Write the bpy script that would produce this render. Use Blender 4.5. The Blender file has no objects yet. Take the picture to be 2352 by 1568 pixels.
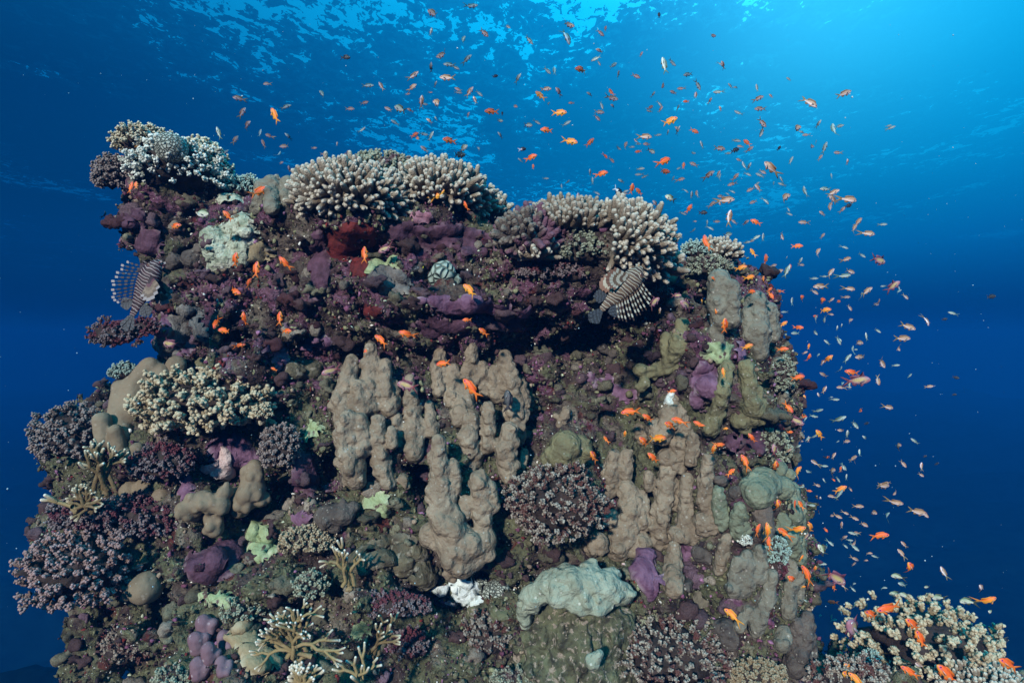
import bpy, math, random
import numpy as np
from mathutils import Vector, Matrix, noise as mnoise
from mathutils.bvhtree import BVHTree

# A coral bommie under the sea surface with a cloud of small reef fish.
# ------------------------------------------------------------------ camera, world, sun, exposure
scene = bpy.context.scene
COL = scene.collection
R = math.radians
FPX = 1307.0            # focal length in units of a 2352 x 1568 picture
cam_d = bpy.data.cameras.new('camera')
cam_d.sensor_width = 36.0
cam_d.lens = 20.0
cam_d.clip_start = 0.05
cam_d.clip_end = 400.0
cam = bpy.data.objects.new('camera', cam_d)
cam.location = (0, 0, 0)
cam.rotation_euler = (R(90), 0, 0)
COL.objects.link(cam)
scene.camera = cam

scene.view_settings.view_transform = 'Standard'
scene.view_settings.look = 'None'
scene.view_settings.exposure = 0.0
scene.view_settings.gamma = 1.0
scene.cycles.use_denoising = True
scene.cycles.max_bounces = 6
scene.cycles.diffuse_bounces = 2
scene.cycles.glossy_bounces = 2
scene.cycles.transmission_bounces = 2
scene.cycles.transparent_max_bounces = 12
scene.cycles.volume_bounces = 0
scene.cycles.use_adaptive_sampling = True
scene.cycles.adaptive_threshold = 0.02
scene.cycles.caustics_reflective = False
scene.cycles.caustics_refractive = False

def lin(r, g, b):
    f = lambda c: (c / 255 / 12.92) if c / 255 <= 0.04045 else ((c / 255 + 0.055) / 1.055) ** 2.4
    return (f(r), f(g), f(b), 1.0)

class NT:
    """small node-tree writer"""
    def __init__(s, tree):
        s.t = tree; tree.nodes.clear()
    def n(s, typ, **kw):
        nd = s.t.nodes.new(typ)
        for k, v in kw.items():
            if k[0] == '_': setattr(nd, k[1:], v)
        return nd
    def set(s, sock, v):
        if isinstance(v, bpy.types.NodeSocket): s.t.links.new(v, sock)
        elif v is not None:
            if sock.type in ('RGBA',) and len(v) == 3: v = (*v, 1)
            sock.default_value = v
    def math(s, op, a, b=None, clamp=False):
        m = s.n('ShaderNodeMath', _operation=op, _use_clamp=clamp)
        s.set(m.inputs[0], a)
        if b is not None: s.set(m.inputs[1], b)
        return m.outputs[0]
    def vmath(s, op, a, b=None):
        m = s.n('ShaderNodeVectorMath', _operation=op)
        s.set(m.inputs[0], a)
        if b is not None: s.set(m.inputs[1], b)
        return m.outputs['Value'] if op in ('DOT_PRODUCT', 'LENGTH') else m.outputs[0]
    def ramp(s, fac, stops, interp='LINEAR'):
        r = s.n('ShaderNodeValToRGB'); r.color_ramp.interpolation = interp
        e = r.color_ramp.elements
        while len(e) > 1: e.remove(e[-1])
        c = lambda v: v if hasattr(v, '__len__') and len(v) == 4 else ((*v, 1) if hasattr(v, '__len__') else (v, v, v, 1))
        e[0].position = stops[0][0]; e[0].color = c(stops[0][1])
        for p, col in stops[1:]:
            x = e.new(p); x.color = c(col)
        s.set(r.inputs[0], fac)
        return r.outputs[0]
    def maprange(s, v, a, b, c=0.0, d=1.0, smooth=False):
        m = s.n('ShaderNodeMapRange'); m.clamp = True
        if smooth: m.interpolation_type = 'SMOOTHSTEP'
        s.set(m.inputs[0], v)
        for i, x in zip((1, 2, 3, 4), (a, b, c, d)): s.set(m.inputs[i], x)
        return m.outputs[0]
    def mix(s, fac, a, b, mode='MIX'):
        m = s.n('ShaderNodeMix', _data_type='RGBA', _blend_type=mode)
        s.set(m.inputs[0], fac); s.set(m.inputs[6], a); s.set(m.inputs[7], b)
        return m.outputs[2]
    def noise(s, vec, scale, detail=3, rough=0.55, dist=0.0, out=0):
        m = s.n('ShaderNodeTexNoise')
        s.set(m.inputs['Vector'], vec)
        m.inputs['Scale'].default_value = scale; m.inputs['Detail'].default_value = detail
        m.inputs['Roughness'].default_value = rough; m.inputs['Distortion'].default_value = dist
        return m.outputs[out]
    def voro(s, vec, scale, feature='F1', out='Distance', rand=1.0):
        m = s.n('ShaderNodeTexVoronoi', _feature=feature)
        s.set(m.inputs['Vector'], vec); m.inputs['Scale'].default_value = scale
        m.inputs['Randomness'].default_value = rand
        return m.outputs[out]
    def mapping(s, vec, scale=(1, 1, 1), rot=(0, 0, 0), loc=(0, 0, 0)):
        m = s.n('ShaderNodeMapping')
        s.set(m.inputs['Vector'], vec); m.inputs['Scale'].default_value = scale
        m.inputs['Rotation'].default_value = rot; m.inputs['Location'].default_value = loc
        return m.outputs[0]

# the open water all round and the daylight that comes down through the surface
world = bpy.data.worlds.new('World'); scene.world = world; world.use_nodes = True
w = NT(world.node_tree)
tc = w.n('ShaderNodeTexCoord').outputs['Generated']
sep = w.n('ShaderNodeSeparateXYZ'); w.set(sep.inputs[0], tc)
zz = w.math('ADD', w.math('MULTIPLY', sep.outputs[2], 0.5), 0.5)
def zp(z): return z * 0.5 + 0.5
base = w.ramp(zz, [(0.0, (0.0003, 0.004, 0.018)), (zp(-0.45), (0.0003, 0.009, 0.042)), (zp(-0.22), (0.0003, 0.018, 0.088)),
                   (zp(-0.02), (0.0003, 0.030, 0.135)), (zp(0.05), (0.0004, 0.038, 0.16)), (zp(0.14), (0.0006, 0.11, 0.40)),
                   (zp(0.32), (0.001, 0.20, 0.62)), (zp(0.5), (0.003, 0.34, 0.85)), (zp(0.8), (0.05, 1.5, 2.3)), (1.0, (0.08, 1.8, 2.6))])
side = w.ramp(w.math('ADD', w.math('MULTIPLY', sep.outputs[0], 0.5), 0.5),
              [(0.0, (0.36,) * 3), (0.18, (0.48,) * 3), (0.5, (1.0,) * 3), (0.72, (1.3,) * 3), (0.85, (1.1,) * 3), (1.0, (0.9,) * 3)], 'B_SPLINE')
gdir = Vector((0.40, 0.78, 0.52)).normalized()
gl = w.vmath('DOT_PRODUCT', w.vmath('NORMALIZE', tc), tuple(gdir))
glow = w.math('POWER', w.math('MAXIMUM', gl, 0.0), 6.0)
glow2 = w.math('POWER', w.math('MAXIMUM', gl, 0.0), 60.0)
up = w.maprange(sep.outputs[2], 0.0, 0.42, 0, 1, True)
c = w.mix(1.0, base, side, 'MULTIPLY')
c = w.mix(w.math('MULTIPLY', glow, up), c, w.mix(1.0, c, (0.0, 0.40, 0.50, 1), 'ADD'))
c = w.mix(w.math('MULTIPLY', glow2, up), c, w.mix(1.0, c, (0.06, 0.40, 0.45, 1), 'ADD'))
bg = w.n('ShaderNodeBackground'); w.set(bg.inputs[0], c); bg.inputs[1].default_value = 1.0
wo = w.n('ShaderNodeOutputWorld'); w.t.links.new(bg.outputs[0], wo.inputs[0])

STROBE_DIR = Vector((0.34, 1.0, -0.44)).normalized()
strobe_d = bpy.data.lights.new('sun', 'SUN'); strobe_d.energy = 5.0; strobe_d.angle = R(2.5); strobe_d.color = (1.0, 0.955, 0.90)  # distant parallel lamp standing in for the camera's strobes
sun = bpy.data.objects.new('sun', strobe_d)
sun.rotation_euler = STROBE_DIR.to_track_quat('-Z', 'Y').to_euler()
sun.location = (-2, -4, 3)
COL.objects.link(sun)

# ------------------------------------------------------------------ helpers
rnd = random.Random(7)
rs = np.random.RandomState(11)

def P(u, v, d):
    """point at picture position (u, v) of the 2352 x 1568 picture, d metres away"""
    return Vector(((u - 1176) / FPX * d, d, (784 - v) / FPX * d))

def Pn(u, v, d):
    return np.array([(u - 1176) / FPX * d, d, (784 - v) / FPX * d])

def meta(o, label=None, cat=None, group=None, kind=None):
    if label: o['label'] = label
    if cat: o['category'] = cat
    if group: o['group'] = group
    if kind: o['kind'] = kind
    return o

def mesh_np(name, V, F, mat=None, smooth=True, cols=None):
    """V (n,3) floats, F (m,k) ints (k = 3 or 4) or a list of such arrays"""
    me = bpy.data.meshes.new(name)
    Fs = F if isinstance(F, list) and np.ndim(F[0]) == 2 else [F]
    Fs = [np.asarray(f, dtype=np.int32) for f in Fs if len(f)]
    V = np.asarray(V, dtype=np.float32)
    me.vertices.add(len(V)); me.vertices.foreach_set('co', V.ravel())
    loops = np.concatenate([f.ravel() for f in Fs])
    tot = np.concatenate([np.full(len(f), f.shape[1], dtype=np.int32) for f in Fs])
    start = np.concatenate([[0], np.cumsum(tot)[:-1]]).astype(np.int32)
    me.loops.add(len(loops)); me.loops.foreach_set('vertex_index', loops)
    me.polygons.add(len(tot)); me.polygons.foreach_set('loop_start', start)
    me.polygons.foreach_set('loop_total', tot)
    me.polygons.foreach_set('use_smooth', np.full(len(tot), smooth))
    if cols is not None:
        a = me.color_attributes.new('Col', 'FLOAT_COLOR', 'POINT')
        c4 = np.ones((len(V), 4), dtype=np.float32); c4[:, :cols.shape[1]] = cols
        a.data.foreach_set('color', c4.ravel())
    me.update(calc_edges=True)
    me.validate()
    if mat: me.materials.append(mat)
    return me

def link(name, me, parent=None, loc=None):
    o = bpy.data.objects.new(name, me); COL.objects.link(o)
    if parent is not None: o.parent = parent
    if loc is not None: o.location = loc
    return o

def empty(name, loc):
    o = bpy.data.objects.new(name, None); o.location = loc; o.empty_display_size = 0.05
    COL.objects.link(o); return o

# value noise in numpy
def _h(ix, iy, iz, seed):
    n = (ix * 374761393 + iy * 668265263 + iz * 2147483647 + seed * 974711) & 0xFFFFFFFF
    n = (n ^ (n >> 13)) * 1274126177 & 0xFFFFFFFF
    n = (n ^ (n >> 16)) * 2246822519 & 0xFFFFFFFF
    return ((n ^ (n >> 15)) & 0xFFFFFF).astype(np.float32) / 8388607.5 - 1.0

def vnoise(p, scale, seed=0):
    q = p * scale
    i = np.floor(q).astype(np.int64); f = (q - i).astype(np.float32)
    f = f * f * f * (f * (f * 6 - 15) + 10)
    x, y, z = i[:, 0], i[:, 1], i[:, 2]
    r = 0
    for dx in (0, 1):
        wx = f[:, 0] if dx else 1 - f[:, 0]
        for dy in (0, 1):
            wy = f[:, 1] if dy else 1 - f[:, 1]
            for dz in (0, 1):
                wz = f[:, 2] if dz else 1 - f[:, 2]
                r = r + wx * wy * wz * _h(x + dx, y + dy, z + dz, seed)
    return r

def fbm(p, scale, seed=0, octv=3, gain=0.5):
    r = 0; a = 1.0
    for k in range(octv):
        r = r + a * vnoise(p + 3.7 * k, scale * 2 ** k, seed + k * 31); a *= gain
    return r

def worley(p, scale, seed=0):
    """distance to the nearest of one random point per cell (numpy)"""
    q = p * scale; i = np.floor(q).astype(np.int64); best = np.full(len(p), 9.0, np.float32)
    for dx in (-1, 0, 1):
        for dy in (-1, 0, 1):
            for dz in (-1, 0, 1):
                c = i + (dx, dy, dz)
                o = np.stack([_h(c[:, 0], c[:, 1], c[:, 2], seed + k * 101) * 0.5 + 0.5 for k in range(3)], 1)
                dd = ((c + o - q) ** 2).sum(1)
                best = np.minimum(best, dd)
    return np.sqrt(best)

def surface_nets(F, org, h):
    """quad mesh of the zero level of F (negative inside)"""
    ins = F < 0
    nx, ny, nz = F.shape
    c = [ins[dx:nx - 1 + dx, dy:ny - 1 + dy, dz:nz - 1 + dz] for dx in (0, 1) for dy in (0, 1) for dz in (0, 1)]
    s = sum(x.astype(np.int8) for x in c)
    act = (s > 0) & (s < 8)
    ii = np.argwhere(act)
    idx = np.full(act.shape, -1, dtype=np.int64); idx[act] = np.arange(len(ii))
    acc = np.zeros((len(ii), 3)); cnt = np.zeros(len(ii))
    corner = [(dx, dy, dz) for dx in (0, 1) for dy in (0, 1) for dz in (0, 1)]
    for a in range(8):
        for b in range(a + 1, 8):
            ca, cb = np.array(corner[a]), np.array(corner[b])
            if np.abs(ca - cb).sum() != 1: continue
            pa, pb = ii + ca, ii + cb
            fa = F[pa[:, 0], pa[:, 1], pa[:, 2]]; fb = F[pb[:, 0], pb[:, 1], pb[:, 2]]
            m = (fa < 0) != (fb < 0)
            t = fa[m] / (fa[m] - fb[m])
            acc[m] += ca + (cb - ca) * t[:, None]; cnt[m] += 1
    V = (ii + acc / cnt[:, None]) * h + org
    Q = []
    for ax in range(3):
        o1, o2 = [(1, 2), (2, 0), (0, 1)][ax]
        sl0 = [slice(None)] * 3; sl1 = [slice(None)] * 3
        sl0[ax] = slice(0, -1); sl1[ax] = slice(1, None)
        ch = ins[tuple(sl0)] != ins[tuple(sl1)]
        e = np.argwhere(ch)
        ok = (e[:, o1] > 0) & (e[:, o2] > 0) & (e[:, o1] < F.shape[o1] - 1) & (e[:, o2] < F.shape[o2] - 1)
        e = e[ok]
        if not len(e): continue
        u1 = np.zeros(3, int); u1[o1] = 1; u2 = np.zeros(3, int); u2[o2] = 1
        g = lambda p: idx[p[:, 0], p[:, 1], p[:, 2]]
        q = np.stack([g(e - u1 - u2), g(e - u2), g(e), g(e - u1)], 1)
        flip = ~ins[e[:, 0], e[:, 1], e[:, 2]]
        q[flip] = q[flip][:, ::-1]
        Q.append(q)
    return V, np.concatenate(Q)

def smin(a, b, k):
    h = np.clip(0.5 + 0.5 * (b - a) / k, 0, 1)
    return b * (1 - h) + a * h - k * h * (1 - h)

class Field:
    """signed-distance grid that blends rounded solids"""
    def __init__(s, lo, hi, h):
        s.h = h; s.lo = np.array(lo, float); s.n = np.ceil((np.array(hi) - s.lo) / h).astype(int) + 1
        s.F = np.full(tuple(s.n), 0.25, dtype=np.float32)
    def sub(s, lo, hi, pad):
        a = np.clip(np.floor((np.array(lo) - pad - s.lo) / s.h).astype(int), 0, s.n - 1)
        b = np.clip(np.ceil((np.array(hi) + pad - s.lo) / s.h).astype(int) + 1, 1, s.n)
        sl = tuple(slice(x, y) for x, y in zip(a, b))
        g = [s.lo[i] + s.h * np.arange(a[i], b[i]) for i in range(3)]
        return sl, np.meshgrid(*g, indexing='ij')
    def cone(s, p, q, r0, r1, k, fl=None):
        p = np.array(p, float); q = np.array(q, float)
        rm = max(r0, r1)
        sl, (X, Y, Z) = s.sub(np.minimum(p, q), np.maximum(p, q), rm + max(0.05, 1.5 * k))
        if X.size == 0: return
        d = q - p; L2 = max(float(d @ d), 1e-9)
        t = np.clip(((X - p[0]) * d[0] + (Y - p[1]) * d[1] + (Z - p[2]) * d[2]) / L2, 0, 1)
        dist = np.sqrt((X - p[0] - t * d[0]) ** 2 + (Y - p[1] - t * d[1]) ** 2 + (Z - p[2] - t * d[2]) ** 2) - (r0 + (r1 - r0) * t)
        s.F[sl] = smin(s.F[sl], dist.astype(np.float32), k)
    def ell(s, c, r, k, cut=False):
        c = np.array(c, float); r = np.array(r, float)
        sl, (X, Y, Z) = s.sub(c - r, c + r, max(0.08, 1.5 * k))
        if X.size == 0: return
        q = np.sqrt(((X - c[0]) / r[0]) ** 2 + ((Y - c[1]) / r[1]) ** 2 + ((Z - c[2]) / r[2]) ** 2) + 1e-6
        g = np.sqrt(((X - c[0]) / r[0] ** 2) ** 2 + ((Y - c[1]) / r[1] ** 2) ** 2 + ((Z - c[2]) / r[2] ** 2) ** 2) + 1e-6
        dist = (q * (q - 1) / g).astype(np.float32)
        if cut: s.F[sl] = -smin(-s.F[sl], dist, k)
        else: s.F[sl] = smin(s.F[sl], dist, k)
    def pts(s, band):
        m = np.abs(s.F) < band
        return m, np.argwhere(m) * s.h + s.lo
    def mesh(s):
        F = s.F
        for ax in range(3):   # keep the solid closed at the grid's edge
            a = [slice(None)] * 3; a[ax] = 0; F[tuple(a)] = np.abs(F[tuple(a)]) + 1e-3
            a[ax] = -1; F[tuple(a)] = np.abs(F[tuple(a)]) + 1e-3
        return surface_nets(F, s.lo, s.h)

def vnormals(V, Q):
    a = V[Q[:, 2]] - V[Q[:, 0]]; b = V[Q[:, -1]] - V[Q[:, 1]]
    n = np.cross(a, b); N = np.zeros_like(V)
    for k in range(Q.shape[1]): np.add.at(N, Q[:, k], n)
    return N / (np.linalg.norm(N, axis=1, keepdims=True) + 1e-12)
# ------------------------------------------------------------------ the water surface seen from below
def mat_new(name):
    m = bpy.data.materials.new(name); m.use_nodes = True
    return m, NT(m.node_tree)

SURF_Z = 2.6
def water_surface():
    m, t = mat_new('water_surface')
    pos = t.n('ShaderNodeNewGeometry')
    p = pos.outputs['Position']
    inc = t.n('ShaderNodeSeparateXYZ'); t.set(inc.inputs[0], pos.outputs['Incoming'])
    steep = t.math('ABSOLUTE', inc.outputs[2])                  # sine of the angle at which the surface is looked through
    q = t.mapping(p, (1.0, 0.8, 1), (0, 0, R(-14)))
    big = t.noise(q, 0.5, 3, 0.5, 0.6)
    mid = t.noise(q, 5.0, 3, 0.6, 1.0)
    fine = t.noise(t.mapping(p, (1.1, 0.75, 1), (0, 0, R(20))), 13.0, 3, 0.65, 1.2)
    s = t.math('ADD', t.math('MULTIPLY', big, 0.75), t.math('ADD', t.math('MULTIPLY', mid, 0.62), t.math('MULTIPLY', fine, 0.42)))
    # bright windows painted into the flat tint crowd together where one looks up steeply
    thr = t.maprange(steep, 0.33, 0.58, 1.02, 0.88)
    win = t.maprange(t.math('SUBTRACT', s, thr), 0.0, 0.022, 0, 1, True)
    soft = t.maprange(t.math('SUBTRACT', s, thr), -0.14, 0.02, 0, 0.13)
    win = t.math('MAXIMUM', win, soft)
    win = t.math('MULTIPLY', win, t.maprange(steep, 0.03, 0.13, 0.0, 1.0, True))
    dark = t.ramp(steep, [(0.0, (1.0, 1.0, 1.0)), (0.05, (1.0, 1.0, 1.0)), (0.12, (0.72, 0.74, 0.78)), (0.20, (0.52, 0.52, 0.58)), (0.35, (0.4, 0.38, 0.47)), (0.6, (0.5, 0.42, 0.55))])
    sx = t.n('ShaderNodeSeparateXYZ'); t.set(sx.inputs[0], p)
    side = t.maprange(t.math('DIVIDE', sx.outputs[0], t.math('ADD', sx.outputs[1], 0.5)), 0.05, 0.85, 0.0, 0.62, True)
    dark = t.mix(side, dark, (0.9, 0.95, 1.0, 1))  # surface glare painted in as a paler tint towards one side
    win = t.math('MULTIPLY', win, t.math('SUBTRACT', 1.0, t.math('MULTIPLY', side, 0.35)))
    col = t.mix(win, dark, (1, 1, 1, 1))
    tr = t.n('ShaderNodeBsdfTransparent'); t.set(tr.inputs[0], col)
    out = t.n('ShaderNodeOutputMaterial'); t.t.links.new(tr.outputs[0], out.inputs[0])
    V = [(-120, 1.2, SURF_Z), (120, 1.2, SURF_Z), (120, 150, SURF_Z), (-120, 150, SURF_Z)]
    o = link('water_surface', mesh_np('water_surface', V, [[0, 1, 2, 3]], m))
    meta(o, kind='structure')
water_surface()

# the dark slope that falls away at the foot of the reef
def far_slope():
    m, t = mat_new('far_slope')
    g = t.n('ShaderNodeNewGeometry').outputs['Position']
    b = t.n('ShaderNodeBsdfPrincipled')
    t.set(b.inputs['Base Color'], t.ramp(t.noise(g, 1.3, 5, 0.6), [(0.3, (0.001, 0.006, 0.014)), (0.7, (0.003, 0.016, 0.030))]))
    b.inputs['Roughness'].default_value = 1.0; b.inputs['Specular IOR Level'].default_value = 0.0
    o = t.n('ShaderNodeOutputMaterial'); t.t.links.new(b.outputs[0], o.inputs[0])
    xs = np.sinh(np.linspace(-4.2, 4.2, 140)) * 3.6 - 6; ys = 1 + np.expm1(np.linspace(0, 5.0, 120))
    X, Y = np.meshgrid(xs, ys, indexing='ij')
    p = np.stack([X.ravel(), Y.ravel(), X.ravel() * 0], 1)
    Z = -12.5 + 6.0 * np.exp(-((p[:, 0] + 9.5) / 4.5) ** 2 - ((p[:, 1] - 10.5) / 4.0) ** 2) * (1 + .10 * fbm(p, 1.4, 3, 4)) \
        + 0.9 * fbm(p, 0.22, 5, 3) + 0.22 * fbm(p, 1.3, 9, 3) 
    V = np.stack([p[:, 0], p[:, 1], Z], 1)
    n = 120
    i, j = np.meshgrid(np.arange(139), np.arange(119), indexing='ij'); a = (i * n + j).ravel()
    Q = np.stack([a, a + n, a + n + 1, a + 1], 1)
    o = link('seabed', mesh_np('seabed', V, Q, m)); meta(o, kind='structure')
far_slope()

# ------------------------------------------------------------------ reef rock
def principled(name, rough=0.9, spec=0.2):
    m, t = mat_new(name)
    b = t.n('ShaderNodeBsdfPrincipled'); b.inputs['Roughness'].default_value = rough
    b.inputs['Specular IOR Level'].default_value = spec
    o = t.n('ShaderNodeOutputMaterial'); t.t.links.new(b.outputs[0], o.inputs[0])
    p = t.n('ShaderNodeTexCoord').outputs['Object']
    return m, t, b, p

def bump(t, b, height, strength=0.6, dist=0.01, normal=None):
    n = t.n('ShaderNodeBump'); n.inputs['Strength'].default_value = strength; n.inputs['Distance'].default_value = dist
    t.set(n.inputs['Height'], height)
    if normal: t.set(n.inputs['Normal'], normal)
    t.t.links.new(n.outputs[0], b.inputs['Normal'])
    return n.outputs[0]

def rock_material():
    m, t, b, p = principled('reef_rock', 0.85, 0.25)
    big = t.noise(p, 1.9, 4, 0.55, 0.4)
    med = t.noise(p, 6.5, 4, 0.6, 0.6)
    sm = t.noise(p, 26, 4, 0.65, 0.8)
    tiny = t.noise(p, 85, 3, 0.7)
    base = t.ramp(med, [(0.28, (0.014, 0.009, 0.010)), (0.42, (0.045, 0.028, 0.026)), (0.52, (0.09, 0.070, 0.055)),
                        (0.60, (0.15, 0.125, 0.095)), (0.72, (0.23, 0.21, 0.16))])
    # coralline algae: purple crusts with pale edges
    pm = t.noise(t.mapping(p, (1, 1, 1), (0.4, 0.2, 0), (3.1, 0, 1.7)), 4.2, 4, 0.62, 0.8)
    pur = t.ramp(sm, [(0.3, (0.055, 0.018, 0.034)), (0.5, (0.13, 0.048, 0.088)), (0.68, (0.22, 0.11, 0.18)), (0.8, (0.34, 0.26, 0.32))])
    # the purple sits mainly below the ledges, thinning towards the foot of the reef
    sep = t.n('ShaderNodeSeparateXYZ'); t.set(sep.inputs[0], p)
    hz = t.math('ADD', t.maprange(sep.outputs[2], -1.3, 0.3, -0.12, 0.035), t.math('MULTIPLY', t.math('SUBTRACT', t.noise(p, 1.1, 2, 0.5), 0.5), 0.22))
    pmask = t.maprange(t.math('ADD', pm, hz), 0.535, 0.57, 0, 0.8, True)
    c = t.mix(pmask, base, pur)
    # olive and green turf
    gm = t.noise(t.mapping(p, (1, 1, 1), (0, 0, 0), (7, 4, 2)), 3.4, 4, 0.6, 0.5)
    gmask = t.maprange(t.math('SUBTRACT', gm, hz), 0.53, 0.60, 0, 0.8, True)
    grn = t.ramp(sm, [(0.3, (0.045, 0.05, 0.025)), (0.6, (0.14, 0.15, 0.075)), (0.8, (0.30, 0.36, 0.22))])
    c = t.mix(gmask, c, grn)
    # dark red sponge film
    rm = t.noise(t.mapping(p, (1, 1, 1), (0, 0, 0), (1, 9, 5)), 3.7, 3, 0.6, 0.7)
    c = t.mix(t.maprange(rm, 0.60, 0.66, 0, 0.85, True), c, t.ramp(sm, [(0.3, (0.035, 0.006, 0.007)), (0.7, (0.13, 0.022, 0.018))]))
    # shade in the pits of the bump, painted near-black
    c = t.mix(t.maprange(sm, 0.42, 0.34, 0, 0.75, True), c, (0.012, 0.009, 0.012, 1))
    # pale specks
    vs = t.voro(p, 46)
    sp = t.math('MULTIPLY', t.maprange(vs, 0.20, 0.10, 0, 1), t.maprange(t.noise(p, 9, 3, 0.6), 0.50, 0.60, 0, 1))
    c = t.mix(sp, c, (0.50, 0.50, 0.44, 1))
    c = t.mix(t.maprange(tiny, 0.64, 0.74, 0, 0.6), c, (0.42, 0.38, 0.36, 1))
    c = t.mix(t.maprange(t.voro(p, 17, out='Distance'), 0.13, 0.09, 0, 0.0), c, (0.4, 0.4, 0.4, 1))
    t.set(b.inputs['Base Color'], c)
    hgt = t.math('ADD', t.math('MULTIPLY', sm, 1.0), t.math('ADD', t.math('MULTIPLY', tiny, 0.45), t.math('MULTIPLY', t.voro(p, 38), 0.5)))
    bump(t, b, hgt, 1.0, 0.035)
    return m
ROCK = rock_material()

# ellipsoids of rock: (u, v, depth, half width px, half height px, half depth m)
ROCKS = [
    (960, 1120, 3.95, 650, 420, 1.00), (1020, 1560, 3.75, 670, 330, 1.15), (670, 1650, 3.5, 400, 300, 0.95), (1330, 1640, 3.6, 400, 330, 1.05),
    (900, 690, 3.85, 480, 190, 0.82), (650, 640, 3.75, 200, 160, 0.62), (900, 545, 3.62, 245, 82, 0.70), (1345, 605, 3.62, 205, 92, 0.70),
    (1180, 640, 3.75, 260, 110, 0.70), (1030, 700, 3.55, 330, 42, 0.55), (620, 545, 3.6, 110, 60, 0.42),
    (412, 455, 3.45, 104, 66, 0.34), (430, 550, 3.5, 80, 85, 0.36), (478, 670, 3.55, 82, 110, 0.42), (455, 790, 3.5, 66, 80, 0.40), (580, 720, 3.6, 115, 160, 0.50),
    (470, 980, 3.6, 205, 150, 0.72), (330, 1040, 3.55, 140, 140, 0.55), (370, 1200, 3.5, 180, 120, 0.66), (520, 1130, 3.4, 130, 120, 0.55),
    (250, 1270, 3.3, 95, 80, 0.36), (370, 1420, 3.4, 80, 100, 0.45), (290, 1590, 3.2, 36, 90, 0.20), (215, 1420, 3.1, 30, 40, 0.12), (222, 1500, 3.15, 16, 70, 0.10), (370, 1600, 3.3, 80, 130, 0.45), (560, 1330, 3.4, 200, 120, 0.65),
    (1590, 900, 3.8, 195, 300, 0.75), (1610, 1200, 3.75, 185, 330, 0.85), (1620, 1500, 3.6, 180, 260, 0.85), (1632, 605, 3.6, 56, 42, 0.17), (1600, 650, 3.62, 30, 50, 0.15),
    (1712, 860, 3.7, 74, 120, 0.42), (1680, 1050, 3.6, 80, 90, 0.48), (1480, 640, 3.6, 60, 60, 0.25), (1665, 700, 3.75, 45, 110, 0.3),
    (1742, 1300, 3.6, 68, 240, 0.5), (1770, 1520, 3.5, 50, 120, 0.40), (1310, 1500, 3.5, 110, 100, 0.42),
    (900, 1300, 3.1, 130, 95, 0.36), (1120, 1420, 3.2, 200, 90, 0.40), (800, 1130, 3.25, 100, 55, 0.3), (690, 1290, 3.15, 120, 60, 0.36), (590, 1500, 2.95, 140, 90, 0.42), (800, 1540, 3.0, 130, 90, 0.42),
    (490, 1290, 3.1, 85, 80, 0.32), (690, 1080, 3.2, 50, 90, 0.30), (640, 860, 3.35, 120, 60, 0.42), (1050, 1110, 3.3, 140, 160, .35), (880, 950, 3.35, 130, 150, .3), (1270, 1110, 3.25, 120, 90, .36),
    (1620, 880, 3.25, 55, 70, 0.24), (1500, 1330, 3.2, 60, 70, .3), (1620, 1440, 3.15, 110, 60, .3), (1560, 1520, 3.05, 150, 70, .34),
    # reef in the lower right corner
    (2150, 1590, 3.2, 200, 85, 0.42), (1980, 1570, 3.1, 100, 50, 0.30), (2270, 1600, 2.9, 90, 45, 0.3),
]
CUTS = [
    (740, 1100, 2.95, 44, 72, 0.45), (1030, 1495, 2.6, 56, 50, 0.45), (625, 1125, 2.95, 40, 80, 0.38), (820, 690, 3.02, 22, 48, 0.35), (1330, 850, 2.9, 165, 105, 0.32),
    (1060, 905, 3.05, 90, 60, 0.18), (1260, 905, 3.0, 50, 120, 0.30), (380, 1400, 2.95, 45, 60, .30), (960, 1120, 2.95, 30, 60, .28), (520, 800, 3.1, 34, 60, .26), (1110, 560, 2.85, 22, 60, .30), (1320, 800, 2.95, 120, 25, .2),
    (1225, 1000, 3.0, 26, 80, .3), (1600, 1395, 2.98, 40, 18, .2), (1590, 1330, 2.95, 22, 45, .2), (430, 720, 3.1, 18, 14, .2), (1390, 705, 3.0, 80, 20, .16), (1580, 730, 3.1, 40, 20, .2),
]
# clefts that open right through to the water behind: (u, v, half width, half height, from depth, to depth)
THROUGH = [(252, 1478, 34, 44, 2.6, 4.2), (285, 1545, 24, 36, 2.6, 4.2), (1613, 690, 22, 26, 2.9, 4.6), (1153, 480, 20, 62, 2.6, 4.6), (1557, 560, 18, 75, 2.7, 4.6)]
def build_rock():
    f = Field((-2.75, 1.75, -2.35), (2.95, 5.1, 1.05), 0.02)
    for (u, v, d, ru, rv, rd) in ROCKS:
        s = d / FPX; f.ell(P(u, v, d), (ru * s, rd, rv * s), 0.09)
    for (u, v, d, ru, rv, rd) in CUTS:
        s = d / FPX; f.ell(P(u, v, d), (ru * s, rd, rv * s), 0.035, True)
    for (u, v, ru, rv, d0, d1) in THROUGH:
        for d in np.arange(d0, d1, 0.07):
            s = d / FPX; f.ell(P(u, v, d), (ru * s, 0.09, rv * s), 0.02, True)
    m, p = f.pts(0.19)
    p = p.astype(np.float32)
    # warp the lattice a little so that no lump stays an ellipsoid
    n = 0.075 * fbm(p, 3.1, 3, 2) + 0.075 * np.abs(fbm(p, 6.5, 17, 2)) - 0.02 + 0.03 * vnoise(p * (1, 1, 2.2), 6.0, 23)
    wl = worley(p, 6.5, 5)
    n = n + 0.07 * (wl - 0.5)
    n = n + 0.025 * fbm(p, 19, 29, 2)
    f.F[m] += n.astype(np.float32)
    V, Q = f.mesh()
    return V, Q
V, Q = build_rock()
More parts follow.
